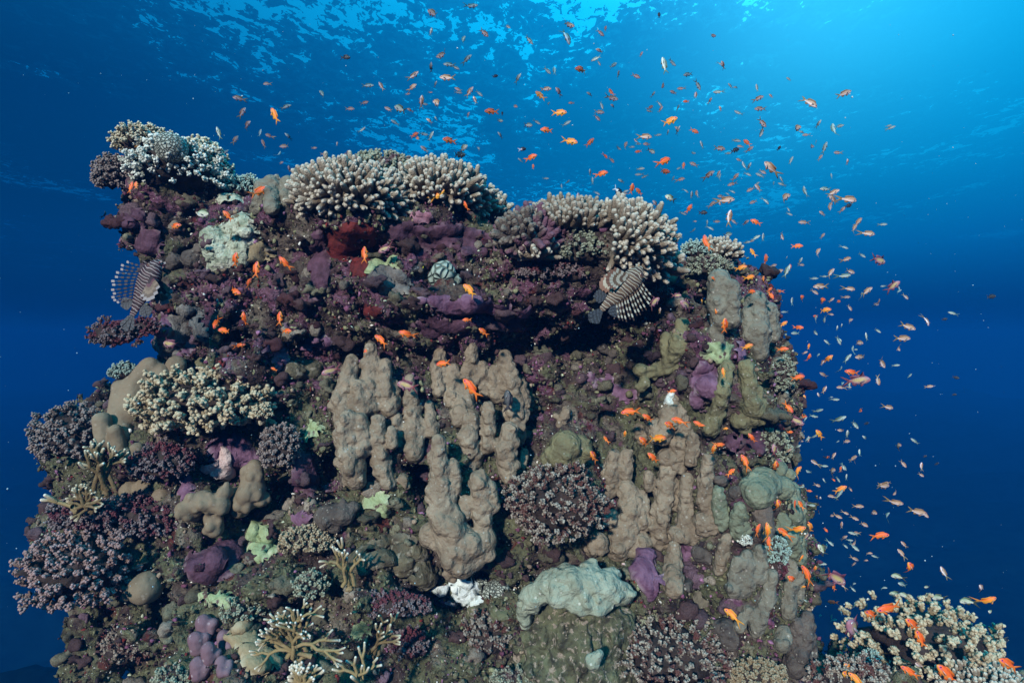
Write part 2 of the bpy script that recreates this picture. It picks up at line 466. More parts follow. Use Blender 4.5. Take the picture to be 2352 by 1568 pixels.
# split the bommie from the corner reef by connectivity along x
def islands(V, Q):
    lab = np.arange(len(V))
    while True:
        mn = lab[Q].min(1)
        new = lab.copy()
        for k in range(4): np.minimum.at(new, Q[:, k], mn)
        new = new[new]
        if (new == lab).all(): break
        lab = new
    return lab
N = vnormals(V, Q)
for _k in range(2):
    V = V + N * ((0.011 * fbm(V, 45, 41 + _k, 2)) + 0.006 * (0.6 - worley(V, 30, 3 + _k)))[:, None] * (1.0 if _k == 0 else 0.5)
lab = islands(V, Q)
ids, cnts = np.unique(lab, return_counts=True)
ids = ids[cnts > 400]
print('rock verts', len(V), 'islands', len(ids))
ROOT = {}
order = sorted(ids, key=lambda i: V[lab == i][:, 0].mean())
for i in order:
    msk = lab == i
    remap = np.cumsum(msk) - 1
    q = remap[Q[msk[Q[:, 0]]]]
    vv = V[msk]
    corner = vv[:, 0].mean() > 1.55
    nm = 'corner_reef_rock' if corner else 'reef_rock'
    if nm in ROOT: continue
    if len(vv) < 3000: continue
    o = link(nm, mesh_np(nm, vv, q, ROCK)); ROOT[nm] = o
    meta(o, 'low dark reef rock under the pale corals beside the main reef' if corner else 'tall reef rock crusted with purple and olive growth that carries the corals',
         'reef rock')
ROCKV, ROCKQ, ROCKN = V, Q, vnormals(V, Q)
BVH = BVHTree.FromPolygons([Vector(x) for x in V], Q.tolist())
def hit(u, v, default=3.2):
    d = P(u, v, 1.0).normalized()
    loc, n, i, dist = BVH.ray_cast(Vector((0, 0, 0)), d)
    return loc.y if loc is not None else default
def dep(u, v, r=8, default=3.2):
    """reef depth round (u, v), as a median"""
    a = []
    for dx in (-r, 0, r):
        for dy in (-r, 0, r):
            d = P(u + dx, v + dy, 1.0).normalized(); q = BVH.ray_cast(Vector((0, 0, 0)), d)
            if q[0] is not None: a.append(q[0].y)
    return sorted(a)[len(a) // 2] if len(a) > 3 else default
# ------------------------------------------------------------------ coral materials
def out_vec(v, s): return tuple(x * s for x in v)

def porites_mat(name, a=(0.165, 0.128, 0.086), b=(0.285, 0.235, 0.165), spot=(0.38, 0.36, 0.30), fine=60, bs=0.8):
    m, t, bs_, p = principled(name, 0.8, 0.25)
    n = t.noise(p, 7, 4, 0.6, 0.3)
    c = t.mix(t.maprange(n, 0.35, 0.65), (*a, 1), (*b, 1))
    sp = t.voro(p, 17)
    c = t.mix(t.math('MULTIPLY', t.maprange(sp, 0.14, 0.07), 0.7), c, (*spot, 1))
    c = t.mix(t.maprange(t.noise(p, 34, 3, 0.7), 0.58, 0.72, 0, 0.28), c, out_vec(a, 0.5) + (1,))
    c = t.mix(t.maprange(t.noise(p, 3.2, 5, 0.65, 0.5), 0.67, 0.70, 0, 0.7), c, t.mix(t.noise(p, 40, 2, 0.6), (0.05, 0.03, 0.035, 1), (0.20, 0.13, 0.16, 1)))
    c = t.mix(t.maprange(t.voro(p, 33), 0.17, 0.08, 0, 0.6), c, out_vec(spot, 0.9) + (1,))
    t.set(bs_.inputs['Base Color'], c)
    h = t.math('ADD', t.math('MULTIPLY', t.noise(p, fine, 3, 0.65), 0.5), t.math('ADD', t.math('MULTIPLY', t.voro(p, fine * 0.45), -0.45), t.math('MULTIPLY', t.noise(p, 15, 2, 0.5), 0.8)))
    bump(t, bs_, h, bs, 0.03)
    return m

def attr_mat(name, dark, pale, speck=(0.5, 0.5, 0.45), patch=None, pscale=5, rough=0.8, fine=140, bs=0.5):
    """colour runs from dark to pale with the first channel of Col (towards the growing tips)"""
    m, t, b, p = principled(name, rough, 0.25)
    at = t.n('ShaderNodeAttribute', _attribute_name='Col')
    s = t.n('ShaderNodeSeparateColor'); t.set(s.inputs[0], at.outputs['Color'])
    n = t.noise(p, 30, 3, 0.6)
    f = t.math('ADD', s.outputs[0], t.math('MULTIPLY', t.math('SUBTRACT', n, 0.5), 0.35), True)
    c = t.mix(f, (*dark, 1), (*pale, 1))
    c = t.mix(t.math('MULTIPLY', s.outputs[1], 0.5), c, t.mix(1.0, c, (0.45, 0.40, 0.42, 1), 'MULTIPLY'))
    if patch:
        pm = t.noise(t.mapping(p, (1, 1, 1), (0, 0, 0), (3, 1, 8)), pscale, 4, 0.6, 0.5)
        c = t.mix(t.maprange(pm, 0.50, 0.58, 0, 0.9), c, (*patch, 1))
    t.set(b.inputs['Base Color'], c)
    v = t.voro(p, fine)
    bump(t, b, v, bs, 0.006)
    return m

M = {}
M['tan'] = porites_mat('tan_lobe_coral')
M['grey'] = porites_mat('grey_lobe_coral', (0.13, 0.12, 0.09), (0.21, 0.20, 0.15))
M['olive'] = porites_mat('olive_lobe_coral', (0.12, 0.11, 0.06), (0.20, 0.19, 0.10))
M['green'] = porites_mat('green_lobe_coral', (0.13, 0.15, 0.10), (0.22, 0.25, 0.17))
M['smooth'] = porites_mat('smooth_lobe_coral', (0.16, 0.125, 0.08), (0.22, 0.18, 0.12), (0.3, 0.26, 0.2), 90, 0.18)
M['shade'] = porites_mat('dull_shaded_lobe_coral', (0.06, 0.05, 0.042), (0.13, 0.11, 0.09))  # dull lobe coral, also for lobes whose shade is painted into the colour
M['mauve'] = porites_mat('mauve_knob_coral', (0.13, 0.075, 0.095), (0.24, 0.16, 0.18), (0.33, 0.28, 0.30), 90, 0.2)
M['tealcap'] = porites_mat('pale_cap_coral', (0.19, 0.22, 0.16), (0.33, 0.37, 0.28), (0.55, 0.58, 0.5), 44, 1.0)
M['finger'] = attr_mat('finger_coral', (0.155, 0.115, 0.075), (0.52, 0.485, 0.39), fine=160, bs=0.9)
M['finger_old'] = attr_mat('overgrown_finger_coral', (0.06, 0.045, 0.04), (0.17, 0.15, 0.12), patch=(0.13, 0.06, 0.09), fine=90, bs=0.9)
M['cream'] = attr_mat('cream_cauliflower', (0.17, 0.125, 0.062), (0.52, 0.455, 0.31), fine=190)
M['white'] = attr_mat('white_cauliflower', (0.22, 0.24, 0.19), (0.70, 0.74, 0.66), fine=190)
M['lilac'] = attr_mat('lilac_cauliflower', (0.13, 0.08, 0.055), (0.33, 0.235, 0.225), fine=190)
M['brownc'] = attr_mat('brown_cauliflower', (0.05, 0.038, 0.033), (0.23, 0.19, 0.17), fine=150)
M['darkc'] = attr_mat('dark_cauliflower', (0.03, 0.02, 0.022), (0.19, 0.16, 0.16), patch=(0.10, 0.02, 0.03), pscale=9, fine=120)
M['speck'] = attr_mat('speckled_cauliflower', (0.035, 0.018, 0.014), (0.36, 0.33, 0.27), patch=(0.09, 0.03, 0.025), pscale=14, fine=120)
M['greenc'] = attr_mat('green_cauliflower', (0.05, 0.05, 0.03), (0.30, 0.33, 0.24), patch=(0.10, 0.045, 0.06), pscale=8, fine=120)
M['tealc'] = attr_mat('teal_cauliflower', (0.10, 0.13, 0.11), (0.33, 0.46, 0.40), fine=150)
M['fire'] = attr_mat('fire_coral', (0.24, 0.185, 0.085), (0.66, 0.64, 0.54), fine=120, bs=0.25)
M['fire_dark'] = attr_mat('dull_fire_coral', (0.14, 0.10, 0.045), (0.6, 0.57, 0.42), fine=120, bs=0.3)

def crust_mat(name, a, b, edge=None, fine=30, bs=0.6, hole=None, hs=12):
    m, t, bb, p = principled(name, 0.8, 0.25)
    n = t.noise(p, 11, 5, 0.65, 0.6)
    c = t.mix(t.maprange(n, 0.36, 0.62), (*a, 1), (*b, 1))
    if hole: c = t.mix(t.maprange(t.noise(p, hs, 4, 0.6, 0.5), 0.56, 0.62), c, (*hole, 1))
    at = t.n('ShaderNodeAttribute', _attribute_name='Col')
    s = t.n('ShaderNodeSeparateColor'); t.set(s.inputs[0], at.outputs['Color'])
    if edge: c = t.mix(s.outputs[0], c, (*edge, 1))
    t.set(bb.inputs['Base Color'], c)
    bump(t, bb, t.math('ADD', t.noise(p, fine, 4, 0.65), t.math('MULTIPLY', t.voro(p, fine * 1.3), 0.4)), bs, 0.02)
    return m
M['purple'] = crust_mat('purple_crust', (0.085, 0.035, 0.068), (0.19, 0.105, 0.165), (0.34, 0.28, 0.31))
M['purple_dark'] = crust_mat('plum_crust', (0.042, 0.018, 0.028), (0.105, 0.05, 0.078), (0.20, 0.14, 0.16))
M['pinkcrust'] = crust_mat('pink_crust', (0.22, 0.09, 0.13), (0.33, 0.18, 0.22), (0.5, 0.4, 0.42))
M['lime'] = crust_mat('lime_crust', (0.17, 0.22, 0.10), (0.36, 0.46, 0.26), (0.45, 0.5, 0.35), hole=(0.10, 0.06, 0.05))
M['bleach'] = crust_mat('bleached_crust', (0.55, 0.63, 0.58), (0.78, 0.84, 0.80), (0.75, 0.82, 0.78), 22, 0.7, hole=(0.3, 0.33, 0.3), hs=16)
M['turfslab'] = crust_mat('turf_slab', (0.055, 0.045, 0.028), (0.13, 0.115, 0.07), (0.17, 0.16, 0.12), 22, 0.9, hole=(0.22, 0.20, 0.15), hs=24)
M['boulder'] = crust_mat('boulder_turf', (0.03, 0.028, 0.018), (0.12, 0.13, 0.07), None, 26, 1.0, hole=(0.26, 0.22, 0.17), hs=34)
M['palecrust'] = crust_mat('pale_crust', (0.20, 0.24, 0.16), (0.50, 0.54, 0.42), (0.5, 0.5, 0.4), 36, 1.0, hole=(0.12, 0.10, 0.06), hs=18)
M['leather'] = crust_mat('leather_coral', (0.22, 0.17, 0.09), (0.30, 0.25, 0.15), (0.4, 0.36, 0.25), 14, 0.7)
M['redsponge'] = crust_mat('red_sponge', (0.05, 0.008, 0.008), (0.14, 0.02, 0.018), None, 20, 0.7)
M['yellow'] = crust_mat('yellow_sponge', (0.45, 0.42, 0.02), (0.65, 0.62, 0.06), None, 20, 0.6)
M['whitepink'] = crust_mat('pale_pink_crust', (0.42, 0.28, 0.26), (0.65, 0.55, 0.50), (0.7, 0.62, 0.56), 24, 0.8)
M['greyplate'] = crust_mat('grey_plate', (0.07, 0.065, 0.06), (0.17, 0.165, 0.15), (0.27, 0.26, 0.22), 60, 0.5)

def brain_mat(name, a, b, scale=26):
    m, t, bb, p = principled(name, 0.75, 0.25)
    v = t.voro(p, scale, 'DISTANCE_TO_EDGE'); w_ = t.noise(p, scale * 0.5, 2, 0.5, 1.2)
    f = t.maprange(t.math('ADD', v, t.math('MULTIPLY', w_, 0.08)), 0.04, 0.22)
    t.set(bb.inputs['Base Color'], t.mix(f, (*a, 1), (*b, 1)))
    bump(t, bb, f, 0.9, 0.02)
    return m
M['hollow'] = crust_mat('coral_base_gap_shade', (0.016, 0.012, 0.010), (0.05, 0.035, 0.03))  # dead inner base, with the shadow between branches put into its colour
M['brain'] = brain_mat('teal_brain_coral', (0.12, 0.16, 0.13), (0.33, 0.42, 0.36), 22)
M['honey'] = brain_mat('fine_brain_coral', (0.12, 0.13, 0.10), (0.36, 0.40, 0.34), 60)
M['bubble'] = attr_mat('bubble_coral', (0.12, 0.10, 0.08), (0.46, 0.42, 0.35), fine=150)

# ------------------------------------------------------------------ coral shapes
def ico(sub):
    t = (1 + 5 ** 0.5) / 2
    v = [(-1, t, 0), (1, t, 0), (-1, -t, 0), (1, -t, 0), (0, -1, t), (0, 1, t), (0, -1, -t), (0, 1, -t), (t, 0, -1), (t, 0, 1), (-t, 0, -1), (-t, 0, 1)]
    f = [(0, 11, 5), (0, 5, 1), (0, 1, 7), (0, 7, 10), (0, 10, 11), (1, 5, 9), (5, 11, 4), (11, 10, 2), (10, 7, 6), (7, 1, 8),
         (3, 9, 4), (3, 4, 2), (3, 2, 6), (3, 6, 8), (3, 8, 9), (4, 9, 5), (2, 4, 11), (6, 2, 10), (8, 6, 7), (9, 8, 1)]
    v = [np.array(x) / np.linalg.norm(x) for x in v]
    for _ in range(sub):
        mid = {}; nf = []
        def mp(a, b):
            k = (min(a, b), max(a, b))
            if k not in mid:
                x = v[a] + v[b]; v.append(x / np.linalg.norm(x)); mid[k] = len(v) - 1
            return mid[k]
        for a, b, c in f:
            x, y, z = mp(a, b), mp(b, c), mp(c, a)
            nf += [(a, x, z), (b, y, x), (c, z, y), (x, y, z)]
        f = nf
    return np.array(v), np.array(f)
ICO0, ICO1, ICO2 = ico(0), ico(1), ico(2)

class Soup:
    """collects many small pieces into one mesh"""
    def __init__(s): s.V, s.F3, s.F4, s.C, s.n = [], [], [], [], 0
    def add(s, V, F, C):
        F = np.asarray(F) + s.n; (s.F3 if F.shape[1] == 3 else s.F4).append(F)
        s.V.append(V); s.C.append(np.broadcast_to(C, (len(V), 3)) if np.ndim(C) < 2 else C); s.n += len(V)
    def balls(s, c, r, cols, sub=0, squash=None, rot=None, jit=0.16):
        """c (n,3), r (n,), cols (n,3)"""
        bv, bf = (ICO0, ICO1, ICO2)[sub]
        n = len(c)
        if n == 0: return
        j = 1 + jit * rs.randn(n, len(bv), 1)
        V = bv[None] * j * np.asarray(r)[:, None, None]
        if squash is not None: V = V * np.asarray(squash)[:, None, :] if np.ndim(squash) == 2 else V * np.asarray(squash)[None, None, :]
        V = V + c[:, None, :]
        F = bf[None] + (np.arange(n) * len(bv))[:, None, None]
        C = np.repeat(np.asarray(cols)[:, None, :], len(bv), 1)
        s.add(V.reshape(-1, 3), F.reshape(-1, 3), C.reshape(-1, 3))
    def tube(s, pts, rad, c0, c1, side=7, tipround=True, tip=None):
        """rounded tapering tube through pts"""
        P_ = np.asarray(pts, float); Rr = np.asarray(rad, float)
        if tipround:
            d = P_[-1] - P_[-2]; d /= np.linalg.norm(d) + 1e-9; r = Rr[-1]
            P_ = np.vstack([P_, P_[-1] + d * r * 0.55, P_[-1] + d * r * 0.9]); Rr = np.concatenate([Rr, [r * 0.80, r * 0.38]])
        k = len(P_)
        T = np.gradient(P_, axis=0); T /= np.linalg.norm(T, axis=1, keepdims=True) + 1e-9
        a = np.array([0.31, 0.17, 0.93]) if abs(T[0][2]) < 0.8 else np.array([0.9, 0.3, 0.1])
        X = np.cross(T, a); X /= np.linalg.norm(X, axis=1, keepdims=True) + 1e-9; Y = np.cross(T, X)
        th = np.arange(side) * 2 * math.pi / side
        ring = np.cos(th)[None, :, None] * X[:, None, :] + np.sin(th)[None, :, None] * Y[:, None, :]
        wob = 1 + 0.09 * rs.randn(k, side, 1)
        V = P_[:, None, :] + ring * Rr[:, None, None] * wob
        V = V.reshape(-1, 3)
        V = np.vstack([V, P_[-1] + T[-1] * Rr[-1] * 0.35])
        i = np.arange(k - 1)[:, None] * side; j = np.arange(side)[None]; j2 = (j + 1) % side
        Q = np.stack([i + j, i + j2, i + side + j2, i + side + j], -1).reshape(-1, 4)
        cap = np.array([[(k - 1) * side + x, (k - 1) * side + (x + 1) % side, k * side] for x in range(side)])
        t = np.linspace(0, 1, k); C = np.asarray(c0)[None] * (1 - t[:, None]) + np.asarray(c1)[None] * t[:, None]
        if tip is not None: C[-2:] = tip; C[-3] = 0.5 * C[-3] + 0.5 * np.asarray(tip)
        C = np.repeat(C, side, 0); C = np.vstack([C, C[-1:]])
        n0 = s.n
        s.add(V, Q, C); s.F3.append(cap + n0)
    def mesh(s, name, mat):
        F = []
        if s.F3: F.append(np.concatenate(s.F3))
        if s.F4: F.append(np.concatenate(s.F4))
        V = np.concatenate(s.V); 
        return V, F, np.concatenate(s.C)
    def build(s, name, mat, parent=None, org=None):
        V, F, C = s.mesh(name, mat)
        if org is not None: V = V - np.array(org)
        return link(name, mesh_np(name, V, F, mat, True, C), parent)

COVER = []   # where colonies stand: (u, v, ru, rv)
LAND = []      # (u, v, short phrase) for telling fish apart
def land(u, v, phrase): LAND.append((u, v, phrase))

def lobes(name, label, cat, chains, mat, d=None, knob=0.5, kr=0.48, vox=0.009, k=0.26, noise_amp=0.0032, flat=0.75, group=None, phrase=None, tilt=0.0, elong=(.8, 1.3), fix=False, rsc=0.84):
    """massive coral: chains of (u, v, r[, depth offset in m]) blended into one body, knobby if asked"""
    us = [p[0] for c_ in chains for p in c_]; vs = [p[1] for c_ in chains for p in c_]
    cu, cv = sum(us) / len(us), sum(vs) / len(vs)
    rmx = max(p[2] for c_ in chains for p in c_)
    hs_ = [(BVH.ray_cast(Vector((0, 0, 0)), P(p[0], p[1], 1).normalized())[0], p) for c_ in chains for p in c_]
    hs_ = sorted(h_.y - p[2] / FPX * 3 * 0.25 for h_, p in hs_ if h_ is not None)
    med = hs_[len(hs_) // 2] if hs_ else None
    if d is None: d = dep(cu, cv, 14) - rmx / FPX * 3 * 0.35
    if med is not None and not fix:
        d2 = min(d, med - 0.01)
        if med - d > rmx / FPX * 3 * 1.3: d2 = med - rmx / FPX * 3 * 0.9
        d = d2
    for c_ in chains:
        for p in c_: COVER.append((p[0], p[1], p[2] * 1.05, p[2] * 1.05))
    prim = []
    for ch in chains:
        off = rnd.uniform(-0.02, 0.02)
        pts = []
        for p in ch:
            dd = d + (p[3] if len(p) > 3 else 0) + off + tilt * (p[1] - cv)
            h_ = BVH.ray_cast(Vector((0, 0, 0)), P(p[0], p[1], 1).normalized())[0]
            if h_ is not None and not fix: dd = min(dd, h_.y - 0.15 * p[2] / FPX * 3)
            q = Pn(p[0], p[1], dd); r = p[2] * dd / FPX * (rsc if knob > 0.2 else 1.0)
            pts.append((q, r))
        if len(pts) == 1: pts.append((pts[0][0] + (0, 0.01, 0), pts[0][1]))
        for a, b in zip(pts, pts[1:]): prim.append((a, b))
    lo = np.min([np.minimum(a[0] - a[1], b[0] - b[1]) for a, b in prim], 0) - 0.05
    hi = np.max([np.maximum(a[0] + a[1], b[0] + b[1]) for a, b in prim], 0) + 0.05
    f = Field(lo, hi, vox)
    for a, b in prim:
        f.cone(a[0], b[0], a[1], b[1], k * min(a[1], b[1]))
    if knob > 0:
        for a, b in prim:
            L = np.linalg.norm(b[0] - a[0]); r = 0.5 * (a[1] + b[1])
            n = int(knob * (9 + 17 * L / max(r, 1e-3)))
            for _ in range(n):
                t = rnd.random(); c_ = a[0] * (1 - t) + b[0] * t; rr = a[1] * (1 - t) + b[1] * t
                dv = np.array([rnd.gauss(0, 1), rnd.gauss(-0.5, 1), rnd.gauss(0, 0.9)]); dv /= np.linalg.norm(dv) + 1e-6
                kk = kr * rr * rnd.uniform(0.6, 1.2)
                f.ell(c_ + dv * rr * 0.92, (kk * 0.95, kk * 0.95, kk * rnd.uniform(*elong)), 0.15 * kk)
    m, p = f.pts(0.05)
    f.F[m] += (noise_amp * fbm(p * (1, 1, 0.6), 26, len(name), 3) + 1.0 * noise_amp * vnoise(p * (1, 1, 0.5), 12, 5)).astype(np.float32)
    V, Q = f.mesh()
    org = Vector(((lo + hi) / 2).tolist()); org.z = float(lo[2])
    o = link(name, mesh_np(name, V - np.array(org), Q, mat), None, org)
    meta(o, label, cat, group)
    if phrase: land(cu, cv, phrase)
    return o

def dirs(n, zmin=-0.2, front=0.35):
    """even directions on the part of a dome that faces up and out (towards -y)"""
    N_ = n
    for _ in range(12):
        i = np.arange(N_); z = 1 - 2 * (i + 0.5) / N_; ph = i * 2.399963; r = np.sqrt(np.maximum(0, 1 - z * z))
        D = np.stack([r * np.cos(ph), r * np.sin(ph), z], 1)
        D = D[(D[:, 2] > zmin) & (D[:, 1] < front)]
        if abs(len(D) - n) <= max(2, 0.02 * n): break
        N_ = max(n, int(N_ * n / max(1, len(D))))
    return D

def cauliflower(name, label, u, v, ru, rv, mat, d=None, n=150, knob=1.0, rd=None, zmin=-0.35, rag=0.16, nb=7, phrase=None, group=None, cat='coral', dark=0.0, front=0.4, tipc=1.0, off=0.0):
    """dome of short branches, each ending in a clump of little knobs"""
    h_ = dep(u, v, 12, 99)
    if d is None: d = h_
    if h_ < 90:
        if d > h_: d = h_
        if h_ - d > 0.22: print('far off the rock', label, round(h_ - d, 2)); d = h_ - 0.12
    d = d - 0.03 - off
    s_ = d / FPX
    c = Pn(u, v, d + 0.05); ra = np.array([ru * s_, (rd if rd else 0.8 * min(ru, rv) * s_), rv * s_])
    D = dirs(n, zmin, front)
    COVER.append((u, v, ru, rv))
    size = math.sqrt(ra[0] * ra[2]) / math.sqrt(n) * 2.05 * knob
    br = Soup()
    K = []; KR = []; KC = []
    for dv in D:
        dv = dv + rs.randn(3) * 0.07; dv /= np.linalg.norm(dv)
        lump = 1 + rag * float(vnoise((dv * 2.3 + u)[None], 1.0, 3)[0]) + rs.uniform(-rag, rag) * 0.6
        tip = c + dv * ra * lump
        g = dv * 0.8 + np.array([0, -0.1, 0.25]) + rs.randn(3) * 0.22; g /= np.linalg.norm(g)
        ln = size * rs.uniform(0.9, 1.5)
        a = tip - g * ln
        w_ = size * rs.uniform(0.26, 0.36)
        br.tube([a, (a + tip) / 2 + rs.randn(3) * size * 0.12, tip - g * size * 0.1], [w_ * 1.1, w_ * 1.0, w_ * 0.95], (0, dark, 0), (0.5 * tipc, dark, 0), 6)
        dk = dark
        for j in range(nb + 6):
            t_ = rs.uniform(0, 1) ** 0.7
            o = rs.randn(3); o = o - g * (o @ g) * 0.75; o /= np.linalg.norm(o) + 1e-6
            q = a + g * ln * t_ + o * w_ * rs.uniform(0.8, 1.5) + g * (w_ * 0.7 if t_ > 0.8 else 0)
            K.append(q); KR.append(size * rs.uniform(0.15, 0.25) * (1 + 0.25 * t_)); KC.append((min(1.15, (0.15 + 0.85 * t_) * rs.uniform(0.7, 1.25)) * tipc, dk, 0))
    K = np.array(K); KR = np.array(KR); KC = np.array(KC)
    root = empty(name, Vector(c.tolist()))
    meta(root, label, cat, group)
    br.balls(K, KR, KC, 1 if size > 0.028 else 0)
    br.build('branches', mat, root, c)
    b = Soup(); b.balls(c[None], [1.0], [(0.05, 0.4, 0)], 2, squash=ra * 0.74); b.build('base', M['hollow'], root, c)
    if phrase: land(u, v, phrase)
    return root

def fingers(name, label, u, v, ru, rv, mat, back=0.16, bscale=1.0, bshift=0.0, d=None, n=150, length=52, rad=8.5, rd=None, up=0.55, zmin=-0.25, front=0.3, phrase=None, group=None, sel=None, side=0.35, dark=0.0, jit=0.16, base_mat=None, tip=1.0):
    """finger coral: rounded, pale-tipped fingers standing on a domed plate"""
    h_ = dep(u, v, 12, 99)
    if d is None: d = h_ - 0.05
    if h_ < 90:
        if d > h_ - 0.02: d = h_ - 0.02
        if h_ - d > 0.30: print('far off the rock', label, round(h_ - d, 2)); d = h_ - 0.18
    s_ = d / FPX
    c = Pn(u, v, d + back); ra = np.array([ru * s_, (rd if rd else 0.8 * min(ru, rv) * s_ + 0.05), rv * s_])
    COVER.append((u, v, ru + 8, rv + 6))
    L0 = length * s_; r0 = rad * s_
    sp = Soup()
    for dv in dirs(n, zmin, front):
        if sel and not sel(dv): continue
        nrm = dv / ra; nrm /= np.linalg.norm(nrm)
        p0 = c + dv * ra * (0.90 + 0.05 * rs.randn())
        g = nrm * (1 - up * 0.35) + np.array([0, -0.05, up * 0.5]) + rs.randn(3) * jit; g /= np.linalg.norm(g)
        L = L0 * rs.uniform(0.65, 1.15); r = r0 * rs.uniform(0.8, 1.12)
        bend = rs.randn(3) * 0.12 * L + np.array([0, 0, 0.10 * L])
        p1 = p0 + g * L * 0.5 + bend * 0.3; p2 = p0 + g * L + bend
        dk = dark
        sp.tube([p0 - nrm * r * 1.5, p0 + g * L * 0.25 + bend * 0.08, p1, (p1 + p2) / 2 + bend * 0.05, p2], [r * 1.15, r * 1.05, r, r * 0.95, r * 0.80], (0.0, dk, 0), (0.30 * tip, dk, 0), 9, tip=(tip, dk, 0))
        for _ in range(rs.choice([0, 1, 2, 3], p=[0.2, 0.4, 0.28, 0.12])):
            t = rs.uniform(0.15, 0.55); q0 = p0 * (1 - t) + p2 * t
            sd = np.cross(g, rs.randn(3)); sd /= np.linalg.norm(sd) + 1e-6
            gg = g * 0.75 + sd * 0.75; gg /= np.linalg.norm(gg); l2 = L * rs.uniform(0.3, 0.5)
            sp.tube([q0, q0 + gg * l2 * 0.5, q0 + gg * l2 + g * l2 * 0.25], [r * 0.85, r * 0.8, r * 0.68], (0.1, dk, 0), (0.6 * tip, dk, 0), 8, tip=(tip, dk, 0))
    root = empty(name, Vector(c.tolist())); meta(root, label, 'coral', group)
    sp.build('branches', mat, root, c)
    f = Field(c - ra - 0.04, c + ra + 0.04, 0.015); f.ell(c + (bshift * ra[0], 0, 0), ra * (0.80 * bscale, 0.72, 0.72), 0.02)
    m, p = f.pts(0.06); f.F[m] += (0.03 * fbm(p, 12, 3, 3)).astype(np.float32)
    V, Q = f.mesh(); me = mesh_np('base', V - c, Q, base_mat or M['purple_dark'], True, np.tile(np.array([[0.0, 0.0, 0]], dtype=np.float32), (len(V), 1)))
    link('base', me, root)
    if phrase: land(u, v, phrase)
    return root

def fork(name, label, u, v, h, mat, d=None, n=3, width=1.0, rad=5.5, lean=0.0, depthn=4, plane=0.2, phrase=None, group=None, spread=0.5, aim=90):
    """flat forking fire coral with white tips; (u, v) is its foot, h its height in picture units"""
    if d is None: d = dep(u, v, 10)
    d -= 0.05; s_ = d / FPX
    sp = Soup(); foot = Pn(u, v, d)
    def grow(p, ang, L, r, k, yy):
        g = np.array([math.cos(ang), yy, math.sin(ang)]); g /= np.linalg.norm(g)
        q = p + g * L; mid = (p + q) / 2 + rs.randn(3) * L * 0.09
        last = k == 0
        sp.tube([p, mid, q], [r, r * 0.93, r * 0.86], (0, 0, 0), (0.25 if last else 0.0, 0, 0), 8, tip=((0.95, 0, 0) if last else None))
        if last: return
        m_ = rs.choice([2, 1, 3], p=[0.84, 0.08, 0.08])
        base_a = rs.uniform(0.45, 0.95) * spread * 2
        for i in range(m_):
            da = (i - (m_ - 1) / 2) * base_a + rs.randn() * 0.16
            grow(q - g * r * 0.5, ang + da, L * rs.uniform(0.66, 0.92), r * 0.86, k - 1 if rs.rand() > 0.15 else max(0, k - 2), yy + rs.randn() * plane)
    tot = h * s_
    for i in range(n):
        a0 = R(aim) + (i - (n - 1) / 2) * 0.5 * width + lean + rs.randn() * 0.08
        grow(foot + np.array([(i - (n - 1) / 2) * rad * s_ * 2.5, rs.uniform(-.02, .02), 0]), a0, tot / (depthn * 0.66), rad * s_ * 0.95, depthn, -0.3 + rs.randn() * plane)
    root = empty(name, Vector(foot.tolist())); meta(root, label, 'coral', group)
    sp.build('branches', mat, root, foot)
    b = Soup(); b.balls((foot + (0, 0.02, -0.02))[None], [rad * s_ * 1.8], [(0, 0.3, 0)], 2); b.build('base', mat, root, foot)
    if phrase: land(u, v, phrase)
    return root

